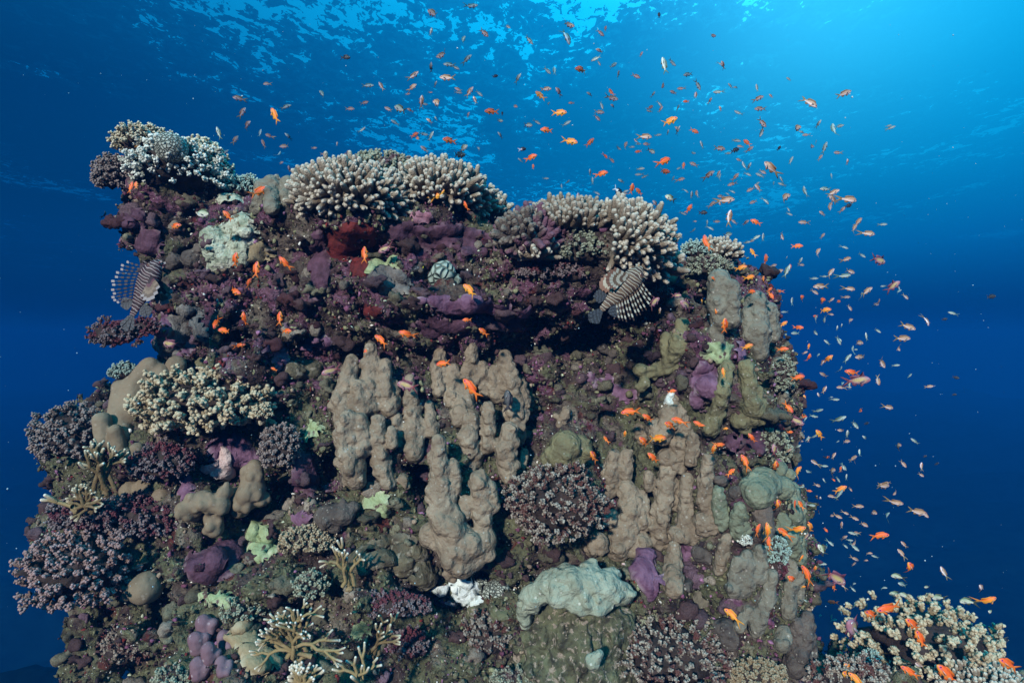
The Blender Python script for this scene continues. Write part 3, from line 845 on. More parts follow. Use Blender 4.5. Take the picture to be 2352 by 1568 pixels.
RV_UV = None
def crust(name, label, cat, outline, mat, thick=0.022, rough=0.12, phrase=None, group=None, lump=0.3, edgew=0.22, kind=None):
    """a skin that follows the rock inside an outline given as (u, v, ru, rv) ovals"""
    global RV_UV
    if RV_UV is None:
        RV_UV = np.stack([ROCKV[:, 0] / ROCKV[:, 1] * FPX + 1176, 784 - ROCKV[:, 2] / ROCKV[:, 1] * FPX], 1)
    U = RV_UV
    u0, v0 = outline[0][0], outline[0][1]
    dc = dep(u0, v0, 8)
    e = np.full(len(U), 9.0)
    wob = rough * 2.2 * fbm(ROCKV, 9, len(label), 3)
    for (u, v, ru, rv) in outline:
        e = np.minimum(e, np.sqrt(((U[:, 0] - u) / ru) ** 2 + ((U[:, 1] - v) / rv) ** 2))
    e = e + wob
    ok = (e < 1.12) & (np.abs(ROCKV[:, 1] - dc) < 0.32) & ((ROCKN * (ROCKV / np.linalg.norm(ROCKV, axis=1, keepdims=True))).sum(1) < 0.35)
    fm = ok[ROCKQ].all(1)
    q = ROCKQ[fm]
    if len(q) < 6: print('crust missed', label); return None
    idx, inv = np.unique(q, return_inverse=True); q = inv.reshape(q.shape)
    lb_ = islands(idx[:, None] * 0.0, q); big_ = np.bincount(lb_).argmax(); q = q[lb_[q[:, 0]] == big_]
    i2, inv = np.unique(q, return_inverse=True); q = inv.reshape(q.shape); idx = idx[i2]
    vv = ROCKV[idx]; nn = ROCKN[idx]; ee = e[idx]
    hgt = np.clip((1.0 - ee) / edgew, -0.5, 1.0)
    hgt = np.where(hgt > 0, np.sqrt(np.maximum(hgt, 0)), hgt)
    vv = vv + nn * (thick * hgt * (1 + lump * fbm(vv, 14, 3, 2)))[:, None]
    # smooth it once so that it reads as grown over the rock
    acc = np.zeros_like(vv); ct = np.zeros(len(vv))
    for k in range(4):
        np.add.at(acc, q[:, k], vv[q[:, (k + 1) % 4]]); np.add.at(ct, q[:, k], 1)
        np.add.at(acc, q[:, k], vv[q[:, k - 1]]); np.add.at(ct, q[:, k], 1)
    inner = hgt > 0.55
    vv[inner] = 0.4 * vv[inner] + 0.6 * (acc / ct[:, None])[inner] + nn[inner] * 0.004
    C = np.zeros((len(vv), 3), np.float32); C[:, 0] = np.clip(1 - np.abs(hgt - 0.35) / 0.4, 0, 1)
    org = vv.mean(0)
    o = link(name, mesh_np(name, vv - org, q, mat, True, C), None, Vector(org.tolist()))
    if kind: meta(o, kind=kind)
    else: meta(o, label, cat, group)
    if phrase: land(u0, v0, phrase)
    return o
# ------------------------------------------------------------------ the colonies, from the top of the reef to its foot
LC, CF, FN = 'lobe coral', 'cauliflower coral', 'finger coral'
# --- the pinnacle
cauliflower('cauliflower_coral', 'pale green-white cauliflower coral draped over the front of the tall pinnacle', 405, 385, 98, 62, M['white'], d=3.02, n=190, rag=0.26, rd=0.22, zmin=-0.6, phrase='the white pinnacle coral', nb=7)
lobes('brain_coral', 'small round pale brain coral on the crest of the pinnacle', 'coral', [[(393, 340, 34)]], M['honey'], d=3.0, knob=0, vox=0.009, noise_amp=0.002)
cauliflower('ruffled_coral', 'yellow-brown ruffled coral crusting the crest of the pinnacle', 338, 332, 66, 36, M['fire_dark'], d=3.15, n=120, rd=0.18, zmin=-0.4)
cauliflower('ruffled_coral', 'long yellow-brown ruffled coral curving down behind the white coral on the pinnacle', 455, 385, 72, 66, M['fire_dark'], d=3.28, n=150, rd=0.20, zmin=-0.5)
cauliflower('ruffled_coral', 'brown ruffled coral hanging off the pinnacle above a thin blue gap', 500, 425, 34, 50, M['brownc'], d=3.25, n=60)
cauliflower('branching_coral', 'grey-brown branching coral jutting from the open-water flank of the pinnacle', 258, 400, 44, 42, M['brownc'], d=3.15, n=90, zmin=-0.8, tipc=1.3)
cauliflower('cauliflower_coral', 'small teal cauliflower coral between the pinnacle and the smooth grey lobes', 556, 432, 42, 30, M['tealc'], d=3.25, n=90)
crust('crust_coral', 'flat teal crust just below the small teal cauliflower coral', 'coral', [(535, 462, 34, 14)], M['palecrust'], 0.03)
lobes('lobe_coral', 'smooth grey-brown lobes standing between the pinnacle and the big finger coral', LC,
      [[(600, 430, 20), (598, 480, 18)], [(625, 420, 22), (622, 478, 20)], [(660, 420, 20), (662, 465, 18)], [(590, 460, 15), (588, 485, 14)]], M['grey'], d=3.05, knob=0.25, phrase='the smooth grey lobes')
lobes('lobe_coral', 'single smooth grey lobe half hidden behind the big finger coral', LC, [[(690, 402, 20), (700, 430, 22)]], M['grey'], d=3.25, knob=0.2)
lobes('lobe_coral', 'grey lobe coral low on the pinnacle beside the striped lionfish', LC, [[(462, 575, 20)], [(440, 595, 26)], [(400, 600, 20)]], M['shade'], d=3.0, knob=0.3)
crust('crust_coral', 'pale grey-green crust over mauve rock under the lionfish on the pinnacle', 'coral', [(425, 745, 52, 42), (395, 790, 40, 30)], M['greyplate'], 0.03)
crust('purple_crust', 'mauve crust on the knob sticking out of the pinnacle', 'crust', [(308, 500, 36, 26), (345, 555, 34, 36)], M['purple_dark'], 0.03)
crust('purple_crust', 'mauve crust at the pinnacle foot around a resting yellow fish', 'crust', [(400, 800, 50, 26), (372, 745, 26, 30)], M['purple'], 0.02)
crust('pale_crust_coral', 'rough greenish-white coral slope between the pinnacle and the maroon rock', 'coral', [(520, 575, 55, 60), (560, 520, 40, 28)], M['palecrust'], 0.045, 0.16, phrase='the greenish-white slope')
crust('leather_coral', 'crumpled tan leather coral on top of the greenish-white slope', 'coral', [(590, 582, 44, 24)], M['leather'], 0.025, 0.2, lump=0.9)
cauliflower('branching_coral', 'dark brown branching coral hanging in open water below the striped lionfish', 268, 765, 54, 34, M['darkc'], d=2.98, n=110, zmin=-0.8, rag=0.3, tipc=1.0)
cauliflower('branching_coral', 'stubby dark coral joining the hanging coral to the pinnacle', 335, 752, 34, 22, M['darkc'], d=3.0, n=50, zmin=-0.8)

# --- the big finger corals
fingers('finger_coral', 'broad cream finger coral on the highest ledge, fanning towards the grey lobes', 812, 466, 128, 66, M['finger'], d=3.1, back=0.20, n=330, length=36, rad=6.6, rd=0.30, zmin=-0.62, phrase='the highest cream finger coral')
fingers('finger_coral', 'cream finger coral on the highest ledge, beside the gap to the second mound', 1005, 458, 114, 58, M['finger'], d=3.1, back=0.20, n=270, length=35, rad=6.5, rd=0.30, zmin=-0.55, up=0.6, phrase='the cream finger coral by the gap')
fingers('finger_coral', 'small teal-tipped finger coral at the edge of the highest ledge above the gap', 1125, 492, 30, 26, M['finger'], d=3.0, n=34, length=30, rad=7, rd=0.1)
cauliflower('overgrown_coral', 'dark overgrown coral head behind the fingers on the highest ledge', 860, 402, 110, 52, M['greenc'], d=3.25, n=170, rag=0.1)
fingers('finger_coral', 'dense cream finger coral covering the outer slope of the second mound', 1415, 565, 120, 84, M['finger'], d=3.1, back=0.2, n=360, length=32, rad=7.0, rd=0.32, zmin=-0.75, sel=lambda q: q[0] > -0.25, bscale=0.62, bshift=0.36, phrase='the cream fingers of the second mound')
fingers('finger_coral', 'older brownish finger coral along the crest of the second mound', 1300, 540, 120, 58, M['finger'], d=3.1, back=0.2, n=210, length=30, rad=6.8, rd=0.3, zmin=0.0, dark=0.35, tip=0.7)
fingers('overgrown_coral', 'dark dead finger coral crusted with algae on the inner slope of the second mound', 1215, 560, 72, 60, M['finger_old'], d=2.95, n=130, length=30, rad=8, rd=0.25, zmin=-0.5, dark=0.1, tip=1)
fingers('finger_coral', 'small fan of yellowish fingers in the middle of the overgrown mound', 1232, 590, 22, 18, M['finger'], d=2.80, n=26, length=34, rad=7, rd=0.08, up=0.5)
fingers('finger_coral', 'thick pale fingers at the lower tip of the second mound above the knobby wall', 1505, 612, 34, 20, M['finger'], d=2.82, n=34, length=40, rad=9, rd=0.1, zmin=-0.8)
cauliflower('overgrown_coral', 'mossy pinkish crust coral in the hollow of the second mound', 1285, 520, 50, 26, M['greenc'], d=2.86, n=70)
cauliflower('overgrown_coral', 'small brown coral tuft under the thick pale fingers', 1510, 672, 34, 22, M['darkc'], d=2.9, n=50)
cauliflower('overgrown_coral', 'greenish tufted growth in the middle of the second mound beside the cream fingers', 1345, 575, 60, 44, M['greenc'], n=120, rag=0.3, rd=0.1, tipc=0.9)
cauliflower('overgrown_coral', 'dark maroon tufted growth along the lower rim of the second mound', 1270, 628, 90, 30, M['darkc'], n=120, rag=0.3, rd=0.08, tipc=1.2)
lobes('lobe_coral', 'green lobe peeping from behind the finger coral of the second mound', LC, [[(1510, 548, 26), (1530, 590, 22)]], M['green'], d=3.25, knob=0.3)
lobes('lobe_coral', 'green lobe hanging below the tip of the second mound', LC, [[(1545, 600, 20), (1540, 640, 18)]], M['green'], d=3.12, knob=0.3)
cauliflower('branching_coral', 'bluish branching coral on the isolated column top', 1598, 575, 34, 24, M['tealc'], d=3.15, n=60)
fingers('finger_coral', 'tuft of short pale fingers on the isolated column top facing open water', 1650, 590, 40, 24, M['finger'], d=3.15, n=44, length=24, rad=5.5, rd=0.1, phrase='the isolated column top')
cauliflower('overgrown_coral', 'green and mauve overgrowth round the isolated column head', 1625, 612, 54, 26, M['greenc'], d=3.18, n=90, zmin=-0.7)

# --- small life on the upper wall
lobes('brain_coral', 'teal brain coral dome on the middle of the maroon wall', 'coral', [[(1018, 628, 30)], [(1000, 640, 18)], [(1045, 642, 16)]], M['brain'], knob=0, noise_amp=0.003, phrase='the teal brain coral')
crust('plate_coral', 'dark brown plate coral beside the teal brain coral', 'coral', [(893, 642, 50, 32), (920, 655, 34, 26)], M['greyplate'], 0.035, 0.06)
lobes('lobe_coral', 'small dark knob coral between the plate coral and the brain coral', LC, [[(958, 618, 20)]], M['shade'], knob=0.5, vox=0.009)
crust('yellow_sponge', 'bright yellow sponge between the plate coral and the brain coral', 'sponge', [(969, 615, 9, 12)], M['yellow'], 0.03, 0.03)
crust('yellow_sponge', 'bright yellow sponge on the rubble under the grey lobes', 'sponge', [(656, 519, 10, 12)], M['yellow'], 0.03, 0.03)
crust('red_sponge', 'large dark red sponge film below the highest finger coral', 'sponge', [(800, 550, 56, 46), (830, 610, 30, 24)], M['redsponge'], 0.015)
crust('red_sponge', 'dark red sponge film beside the black cleft', 'sponge', [(850, 712, 34, 18)], M['redsponge'], 0.015)
crust('lime_crust', 'lime green crust round the plate coral', 'crust', [(868, 610, 22, 16), (905, 606, 14, 14), (850, 628, 16, 10)], M['lime'], 0.02)
crust('pink_crust', 'pink crust patch under the cream finger coral by the gap', 'crust', [(967, 500, 28, 18)], M['pinkcrust'], 0.02)
crust('purple_crust', 'broad plum crust on the underside of the highest ledge', 'crust', [(1010, 545, 90, 30), (1090, 560, 60, 34), (930, 530, 50, 24)], M['purple_dark'], 0.02)
crust('purple_crust', 'smooth mauve ledge running across the middle of the wall', 'crust', [(1080, 700, 110, 20), (1000, 690, 50, 16), (1170, 706, 60, 16)], M['purple'], 0.035)
crust('purple_crust', 'plum crust below the smooth mauve ledge', 'crust', [(1020, 745, 70, 26), (1140, 740, 70, 20)], M['purple_dark'], 0.02)
crust('purple_crust', 'mauve pillar of crust beside the black cleft', 'crust', [(740, 620, 26, 50), (735, 560, 26, 30)], M['purple_dark'], 0.025)
crust('purple_crust', 'round mauve plate beside the orange fish at the foot of the maroon wall', 'crust', [(640, 820, 26, 30), (615, 800, 22, 16)], M['purple'], 0.03)
crust('purple_crust', 'mauve plates above the central tan columns', 'crust', [(735, 785, 34, 18), (700, 800, 20, 12)], M['purple'], 0.03)
crust('turf_crust', 'dull olive slab between the maroon wall and the tan columns', 'crust', [(710, 850, 66, 28)], M['turfslab'], 0.02)
lobes('lobe_coral', 'small brown knob in the dark recess under the lionfish ledge', LC, [[(1345, 590, 1)], [(1300, 945, 14), (1285, 975, 12)], [(1278, 955, 10)]][1:], M['tan'], knob=0.6, vox=0.008)

# --- knobby columns of the outer wall
lobes('lobe_coral', 'tall broad knobby column at the top of the outer wall', LC, [[(1652, 642, 30, .02), (1650, 700, 32), (1655, 745, 26)], [(1678, 660, 24), (1680, 735, 24)], [(1640, 765, 22, .05), (1655, 800, 18, .08)]], M['grey'], d=2.95, knob=0.8, kr=0.36, phrase='the tall knobby column')
lobes('lobe_coral', 'second broad knobby column beside the tall one, facing open water', LC, [[(1735, 690, 28), (1740, 760, 32), (1745, 810, 26)], [(1768, 712, 22), (1772, 770, 22)], [(1720, 720, 20), (1722, 770, 22)]], M['grey'], d=3.0, knob=0.8, kr=0.36, phrase='the second knobby column')
lobes('lobe_coral', 'bent olive column like a raised thumb under the green lobe', LC, [[(1568, 745, 20), (1556, 800, 24), (1530, 845, 22), (1490, 855, 18)], [(1530, 770, 12), (1528, 810, 14)], [(1470, 850, 20)], [(1480, 880, 18), (1472, 890, 14)]], M['olive'], d=2.88, knob=0.3, phrase='the bent olive column')
lobes('lobe_coral', 'narrow olive column between two mauve crusts', LC, [[(1670, 838, 16), (1660, 900, 18), (1645, 950, 20), (1630, 985, 22)]], M['olive'], d=2.95, knob=0.5)
lobes('lobe_coral', 'slanting olive column right under the second knobby column', LC, [[(1712, 840, 18), (1720, 890, 22), (1735, 940, 26)], [(1740, 900, 16)]], M['olive'], d=2.98, knob=0.5)
lobes('lobe_coral', 'squat olive lobe at the foot of the slanting column', LC, [[(1700, 965, 26), (1738, 960, 22)], [(1710, 985, 18)]], M['olive'], d=2.95, knob=0.4)
lobes('lobe_coral', 'grey-green lobe on the outer edge above the overhang', LC, [[(1790, 840, 24), (1778, 880, 18)], [(1800, 905, 14), (1795, 925, 12)]], M['grey'], d=3.1, knob=0.5)
lobes('lobe_coral', 'small round olive coral beside the bent olive column', LC, [[(1478, 948, 16)], [(1445, 905, 10)]], M['olive'], knob=0.3, vox=0.009)
crust('purple_crust', 'bright purple crust filling the wall under the tall knobby column', 'crust', [(1618, 868, 34, 46), (1645, 900, 26, 22), (1600, 920, 24, 26)], M['purple'], 0.035, phrase='the bright purple crust')
crust('lime_crust', 'mottled green crust just above the bright purple crust', 'crust', [(1640, 808, 40, 24)], M['lime'], 0.03)
crust('purple_crust', 'pinkish crust between the two knobby columns', 'crust', [(1697, 810, 16, 34), (1660, 790, 20, 12)], M['purple'], 0.02)
cauliflower('overgrown_coral', 'teal-tinted overgrown coral on the outer edge of the wall facing open water', 1800, 862, 26, 44, M['greenc'], d=3.15, n=80, zmin=-0.8)
cauliflower('overgrown_coral', 'green and pink overgrown coral under the outer overhang', 1770, 1030, 44, 44, M['greenc'], d=3.12, n=90, zmin=-0.8)
crust('purple_crust', 'plum crust under the outer overhang', 'crust', [(1720, 1010, 56, 34), (1780, 960, 30, 30)], M['purple_dark'], 0.02)

# --- the central tan columns
lobes('lobe_coral', 'upper tan column cluster of the centre, nearest the pinnacle', LC,
      [[(808, 828, 18, .02), (800, 870, 24), (785, 920, 28), (800, 960, 30)], [(852, 800, 17), (850, 860, 24), (850, 930, 34)], [(885, 835, 16), (882, 890, 22), (895, 940, 24)], [(905, 880, 12, .04), (908, 930, 16, .04)], [(825, 890, 22, -.04), (830, 940, 26, -.04)]], M['tan'], d=3.0, knob=0.55, phrase='the upper tan columns', tilt=-0.0003)
lobes('lobe_coral', 'lower tan columns in front, split in two by a dark crack', LC,
      [[(800, 960, 24), (792, 1010, 30), (812, 1075, 34), (820, 1105, 26)], [(828, 965, 20), (832, 1030, 26)], [(868, 965, 18), (872, 1020, 22), (880, 1080, 26), (895, 1110, 20)], [(898, 985, 12), (900, 1020, 16)], [(780, 1060, 18, .05)], [(925, 1100, 16, .05), (935, 1115, 10, .05)]], M['tan'], d=2.80, knob=0.4, phrase='the lower tan columns')
lobes('lobe_coral', 'low tan column between the two tallest groups, darkened by shade', LC,
      [[(940, 870, 13), (945, 920, 20), (950, 990, 30), (950, 1040, 28)], [(910, 960, 18), (920, 1010, 22)], [(985, 930, 12), (990, 990, 20)], [(895, 1030, 12)]], M['tan'], d=3.04, knob=0.4)
lobes('lobe_coral', 'widest tan column group with five tall knobby fingers', LC,
      [[(1010, 812, 17), (1006, 860, 18), (1008, 900, 16)], [(1085, 802, 16), (1082, 850, 22), (1070, 900, 26), (1060, 960, 28)], [(1110, 840, 15, -.03), (1112, 900, 18)], [(1160, 818, 20), (1168, 870, 26), (1180, 930, 28), (1190, 1000, 24)], [(1040, 850, 18, -.02), (1038, 920, 24)], [(1135, 850, 18), (1140, 910, 20)], [(1195, 880, 16, .02), (1200, 920, 20), (1195, 960, 20)], [(1205, 1040, 14), (1200, 1070, 12)]], M['tan'], d=3.0, knob=0.65, phrase='the widest tan columns')
lobes('lobe_coral', 'front tan columns leaning against the widest group', LC,
      [[(1085, 955, 22), (1075, 1000, 26), (1085, 1060, 26)], [(1120, 935, 18), (1122, 985, 20), (1118, 1030, 18)], [(1170, 985, 22), (1162, 1040, 28), (1165, 1080, 28)], [(1140, 1020, 16, .03)]], M['tan'], d=2.84, knob=0.5, phrase='the front tan columns')
lobes('lobe_coral', 'great tan column spreading into a broad skirt at the reef centre', LC,
      [[(1008, 1012, 20), (1008, 1060, 24), (1010, 1120, 30), (1020, 1190, 40), (1050, 1250, 56), (1060, 1290, 44)], [(1040, 1070, 18), (1042, 1120, 22)], [(1100, 1100, 24, .02), (1105, 1150, 26, .03), (1110, 1200, 26, .03)], [(1125, 1120, 20, .02), (1130, 1160, 22, .03)], [(990, 1230, 34, .03)], [(1110, 1240, 38), (1090, 1280, 34)], [(1035, 1318, 20, .02)], [(1068, 1150, 16), (1068, 1180, 20)]], M['tan'], d=2.72, knob=0.3, phrase='the great tan skirt coral')
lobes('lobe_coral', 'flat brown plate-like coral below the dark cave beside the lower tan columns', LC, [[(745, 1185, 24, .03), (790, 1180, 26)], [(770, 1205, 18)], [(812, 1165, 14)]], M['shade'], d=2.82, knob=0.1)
crust('olive_plate', 'yellow-green plate coral just under the crack of the lower tan columns', 'coral', [(860, 1150, 32, 26), (880, 1175, 22, 14)], M['lime'], 0.03)
lobes('lobe_coral', 'rounded olive dome coral above the dark speckled coral', LC, [[(1300, 1025, 44), (1285, 1050, 36)], [(1335, 1020, 26), (1345, 1040, 22)], [(1262, 1055, 24)], [(1310, 1060, 30)]], M['olive'], d=2.92, knob=0.35, phrase='the olive dome coral')

# --- knobby tan group right of the centre
G = 'knobby tan colonies on the lower outer wall'
K = dict(knob=1.1, kr=0.5, group=None, elong=(.9, 1.3))
lobes('lobe_coral', 'uppermost pale-tipped knobby cluster among the orange fish', LC, [[(1545, 915, 14, .03), (1540, 960, 26), (1520, 1000, 26)], [(1560, 945, 18), (1568, 1000, 22), (1560, 1050, 22)], [(1500, 975, 14), (1505, 1000, 16)], [(1530, 1050, 24), (1560, 1075, 18)]], M['tan'], d=2.88, knob=0.8, kr=0.5, elong=(.8, 1.1), rsc=0.86, phrase='the pale-tipped knobby cluster')
lobes('bleached_coral', 'white bleached knob crowning the uppermost knobby cluster', 'coral', [[(1540, 905, 9, -.03), (1536, 925, 13, -.03), (1545, 940, 11, -.03)]], M['bleach'], d=2.80, knob=0.5, vox=0.008)
lobes('lobe_coral', 'narrow knobby pillar directly below the purple crust', LC, [[(1590, 1000, 13), (1592, 1040, 17), (1585, 1060, 15)]], M['tan'], d=2.9, **{k_: v_ for k_, v_ in K.items() if k_ != 'group'})
lobes('lobe_coral', 'small rounded knob at the start of the knobby group', LC, [[(1468, 985, 16), (1475, 1010, 14)]], M['tan'], d=2.9, knob=0.6)
lobes('lobe_coral', 'knobby cluster just beside the speckled dark coral', LC, [[(1410, 1045, 18), (1402, 1090, 24), (1395, 1130, 20)], [(1440, 1045, 18), (1435, 1090, 22)], [(1385, 1080, 16)], [(1420, 1120, 20)]], M['tan'], d=2.84, knob=0.8, kr=0.4, elong=(.8, 1.1), rsc=0.86, phrase='the knobby coral by the speckled one')
lobes('lobe_coral', 'largest knobby mound spreading towards the pale capped boulder', LC, [[(1440, 1120, 24, .03), (1450, 1170, 30), (1430, 1220, 34), (1420, 1260, 34)], [(1470, 1140, 20, .02), (1475, 1200, 24)], [(1375, 1245, 28), (1355, 1262, 18)], [(1475, 1240, 24), (1455, 1265, 20)], [(1400, 1190, 22)]], M['tan'], d=2.72, knob=0.9, kr=0.44, elong=(.8, 1.1), rsc=0.86, phrase='the largest knobby mound')
lobes('lobe_coral', 'tallest knobby pillar in the heart of the lower outer wall', LC, [[(1532, 1075, 18), (1530, 1120, 22), (1518, 1170, 26), (1512, 1215, 26)], [(1548, 1110, 16), (1552, 1160, 18)], [(1528, 1235, 22), (1505, 1240, 20)], [(1490, 1090, 14), (1490, 1120, 12)]], M['tan'], d=2.78, knob=1.0, kr=0.5, elong=(.8, 1.1), rsc=0.86, phrase='the tallest knobby pillar')
lobes('lobe_coral', 'slim knobby pillar ending in a bulging foot', LC, [[(1578, 1098, 15), (1576, 1150, 16), (1572, 1190, 20), (1578, 1225, 30)], [(1600, 1225, 20)], [(1558, 1230, 20)]], M['tan'], d=2.80, knob=1.0, kr=0.46, elong=(.8, 1.1), rsc=0.86, phrase='the slim knobby pillar')
lobes('lobe_coral', 'slender knobby pillar right of the slim one', LC, [[(1625, 1055, 17), (1618, 1110, 19), (1620, 1150, 20), (1628, 1175, 16)]], M['tan'], d=2.84, knob=1.0, kr=0.4, elong=(.8, 1.1), rsc=0.86)
lobes('lobe_coral', 'short knobby block between the slender pillar and the brown knob coral', LC, [[(1612, 1190, 18), (1620, 1215, 20)], [(1635, 1195, 18), (1640, 1215, 16)]], M['tan'], d=2.8, knob=0.8)
lobes('lobe_coral', 'green-tinged pillar behind the short knobby block', LC, [[(1648, 1130, 15), (1650, 1170, 18), (1660, 1205, 16)]], M['green'], d=2.88, knob=0.9)
lobes('lobe_coral', 'tapering knobby spire beside the purple crusted hollow', LC, [[(1550, 1250, 13), (1548, 1290, 19), (1545, 1330, 22), (1548, 1355, 22)]], M['tan'], d=2.75, knob=1.1, kr=0.5, elong=(.8, 1.1), rsc=0.86, phrase='the tapering knobby spire')
lobes('lobe_coral', 'small grey bud coral below the tapering spire', LC, [[(1607, 1358, 17), (1610, 1385, 19)]], M['grey'], d=2.75, knob=0.7)
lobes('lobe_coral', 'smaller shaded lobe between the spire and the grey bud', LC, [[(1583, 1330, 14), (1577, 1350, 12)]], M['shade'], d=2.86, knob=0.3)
lobes('lobe_coral', 'smooth brown lobe tucked under the bulging foot', LC, [[(1605, 1270, 18), (1622, 1278, 14)]], M['shade'], d=2.85, knob=0.2)
crust('purple_crust', 'bright purple crust in the hollow beside the tapering spire', 'crust', [(1480, 1310, 26, 44), (1500, 1340, 36, 28)], M['purple'], 0.06, 0.1, phrase='the purple hollow')
crust('purple_crust', 'purple crust under the brown lobe below the bulging foot', 'crust', [(1580, 1265, 20, 22)], M['purple'], 0.03)

# --- outer lower corner of the bommie
lobes('lobe_coral', 'big green mound coral bulging into open water', LC, [[(1755, 1110, 46), (1740, 1135, 40)], [(1795, 1120, 34)], [(1725, 1120, 30)]], M['green'], d=3.1, knob=0.5, kr=0.25, phrase='the green mound coral')
lobes('lobe_coral', 'green ribbed lobes on the outermost edge of the reef', LC, [[(1815, 1125, 26), (1820, 1180, 28), (1825, 1210, 22)], [(1835, 1160, 18), (1838, 1210, 16)]], M['green'], d=3.15, knob=0.8, kr=0.3)
lobes('lobe_coral', 'long green lobe hanging down the outermost edge', LC, [[(1810, 1230, 26), (1818, 1280, 24)], [(1838, 1240, 14), (1840, 1290, 12)]], M['green'], d=3.12, knob=0.5)
lobes('bubble_coral', 'pale bubbly coral like a bunch of grapes beside the green mound', 'coral', [[(1745, 1170, 28), (1755, 1205, 26)], [(1765, 1215, 18), (1758, 1235, 14)]], M['bubble'], d=2.96, knob=4.5, kr=0.26, vox=0.008, phrase='the bubbly coral')
lobes('bubble_coral', 'small knotted brown coral above the bubbly coral', 'coral', [[(1660, 1105, 16), (1645, 1100, 12)], [(1690, 1130, 18), (1670, 1140, 14)]], M['shade'], d=2.98, knob=3, kr=0.3, vox=0.008)
lobes('lobe_coral', 'green-grey cone coral between the knobby block and the bubbly coral', LC, [[(1700, 1165, 17), (1695, 1200, 24), (1700, 1225, 24)], [(1720, 1215, 16)]], M['green'], d=2.9, knob=0.6, phrase='the green cone coral')
lobes('lobe_coral', 'tan blade coral leaning beside the ribbed columns', LC, [[(1670, 1235, 15), (1658, 1275, 18), (1650, 1310, 14)]], M['tan'], d=2.85, knob=0.4)
lobes('lobe_coral', 'ribbed double column just right of the tan blade', LC, [[(1692, 1285, 14), (1688, 1350, 20)], [(1715, 1275, 18), (1712, 1330, 24), (1705, 1355, 22)], [(1745, 1262, 15), (1742, 1320, 20)], [(1675, 1350, 12)]], M['grey'], d=2.82, knob=0.2, kr=0.3, noise_amp=0.008, phrase='the ribbed double column')
lobes('lobe_coral', 'long ribbed column running down to the speckled thicket', LC, [[(1775, 1320, 15), (1765, 1370, 20), (1740, 1420, 26), (1735, 1445, 22)], [(1720, 1400, 18), (1700, 1440, 16)]], M['grey'], d=2.82, knob=0.3, kr=0.3, noise_amp=0.008)
lobes('lobe_coral', 'upright ribbed column at the open-water edge', LC, [[(1815, 1295, 17), (1815, 1350, 22), (1812, 1410, 20)], [(1838, 1320, 12), (1838, 1380, 12)]], M['grey'], d=2.95, knob=0.3, kr=0.3, noise_amp=0.008, phrase='the ribbed edge column')
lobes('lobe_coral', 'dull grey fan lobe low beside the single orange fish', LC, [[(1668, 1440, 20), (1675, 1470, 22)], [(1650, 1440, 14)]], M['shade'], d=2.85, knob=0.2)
lobes('lobe_coral', 'dark leaning lobe at the outer foot of the reef', LC, [[(1855, 1415, 14), (1845, 1470, 22), (1825, 1530, 26)], [(1830, 1430, 14), (1820, 1490, 20)], [(1862, 1440, 10), (1862, 1500, 14)]], M['shade'], d=2.95, knob=0.2, phrase='the dark leaning lobe')  # shadow on this low part is put into the dark colour
cauliflower('branching_coral', 'teal-white ruffled coral between the bubbly coral and the ribbed columns', 1780, 1265, 32, 34, M['tealc'], d=2.95, n=70, zmin=-0.6)
cauliflower('branching_coral', 'small bluish-white tuft above the ribbed double column', 1712, 1243, 16, 16, M['white'], d=2.84, n=30)
cauliflower('overgrown_coral', 'brown tufted growth between the two ribbed columns', 1785, 1300, 22, 34, M['darkc'], d=2.95, n=40, zmin=-0.8)
crust('purple_crust', 'mauve rubble crust under the ribbed double column', 'crust', [(1690, 1385, 40, 20)], M['purple'], 0.02)

lobes('lobe_coral', 'green lobe cluster at the outer edge under the overhang, above the ribbed lobes', LC, [[(1790, 1075, 22), (1775, 1090, 24)], [(1815, 1090, 16)]], M['green'], d=3.2, knob=0.5)
lobes('lobe_coral', 'narrow green lobe squeezed between the bubbly coral and the outermost edge', LC, [[(1795, 1190, 18), (1798, 1240, 20)]], M['green'], d=3.0, knob=0.6)
lobes('lobe_coral', 'low grey lobe under the ribbed edge column', LC, [[(1800, 1450, 20), (1795, 1480, 22)]], M['grey'], d=2.95, knob=0.4)
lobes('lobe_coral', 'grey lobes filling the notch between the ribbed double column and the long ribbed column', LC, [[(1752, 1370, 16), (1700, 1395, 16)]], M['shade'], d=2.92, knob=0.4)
# --- dark speckled thickets
cauliflower('cauliflower_coral', 'dark speckled thicket coral below the olive dome', 1280, 1155, 108, 84, M['speck'], d=2.88, n=380, rag=0.2, zmin=-0.8, nb=6, rd=0.2, phrase='the dark speckled thicket', tipc=0.9)
cauliflower('cauliflower_coral', 'wide greenish speckled thicket at the foot of the knobby wall', 1540, 1500, 118, 70, M['speck'], d=2.72, n=300, rag=0.25, zmin=-0.6, nb=6, rd=0.24, phrase='the wide speckled thicket', tipc=0.95)
cauliflower('cauliflower_coral', 'small rounded tan-green cauliflower coral at the very foot of the reef', 1742, 1560, 62, 44, M['cream'], d=2.75, n=130, dark=0.5, tipc=0.6)
cauliflower('overgrown_coral', 'mossy tuft between the boulder cap and the speckled thicket', 1475, 1420, 36, 24, M['greenc'], d=2.85, n=50)

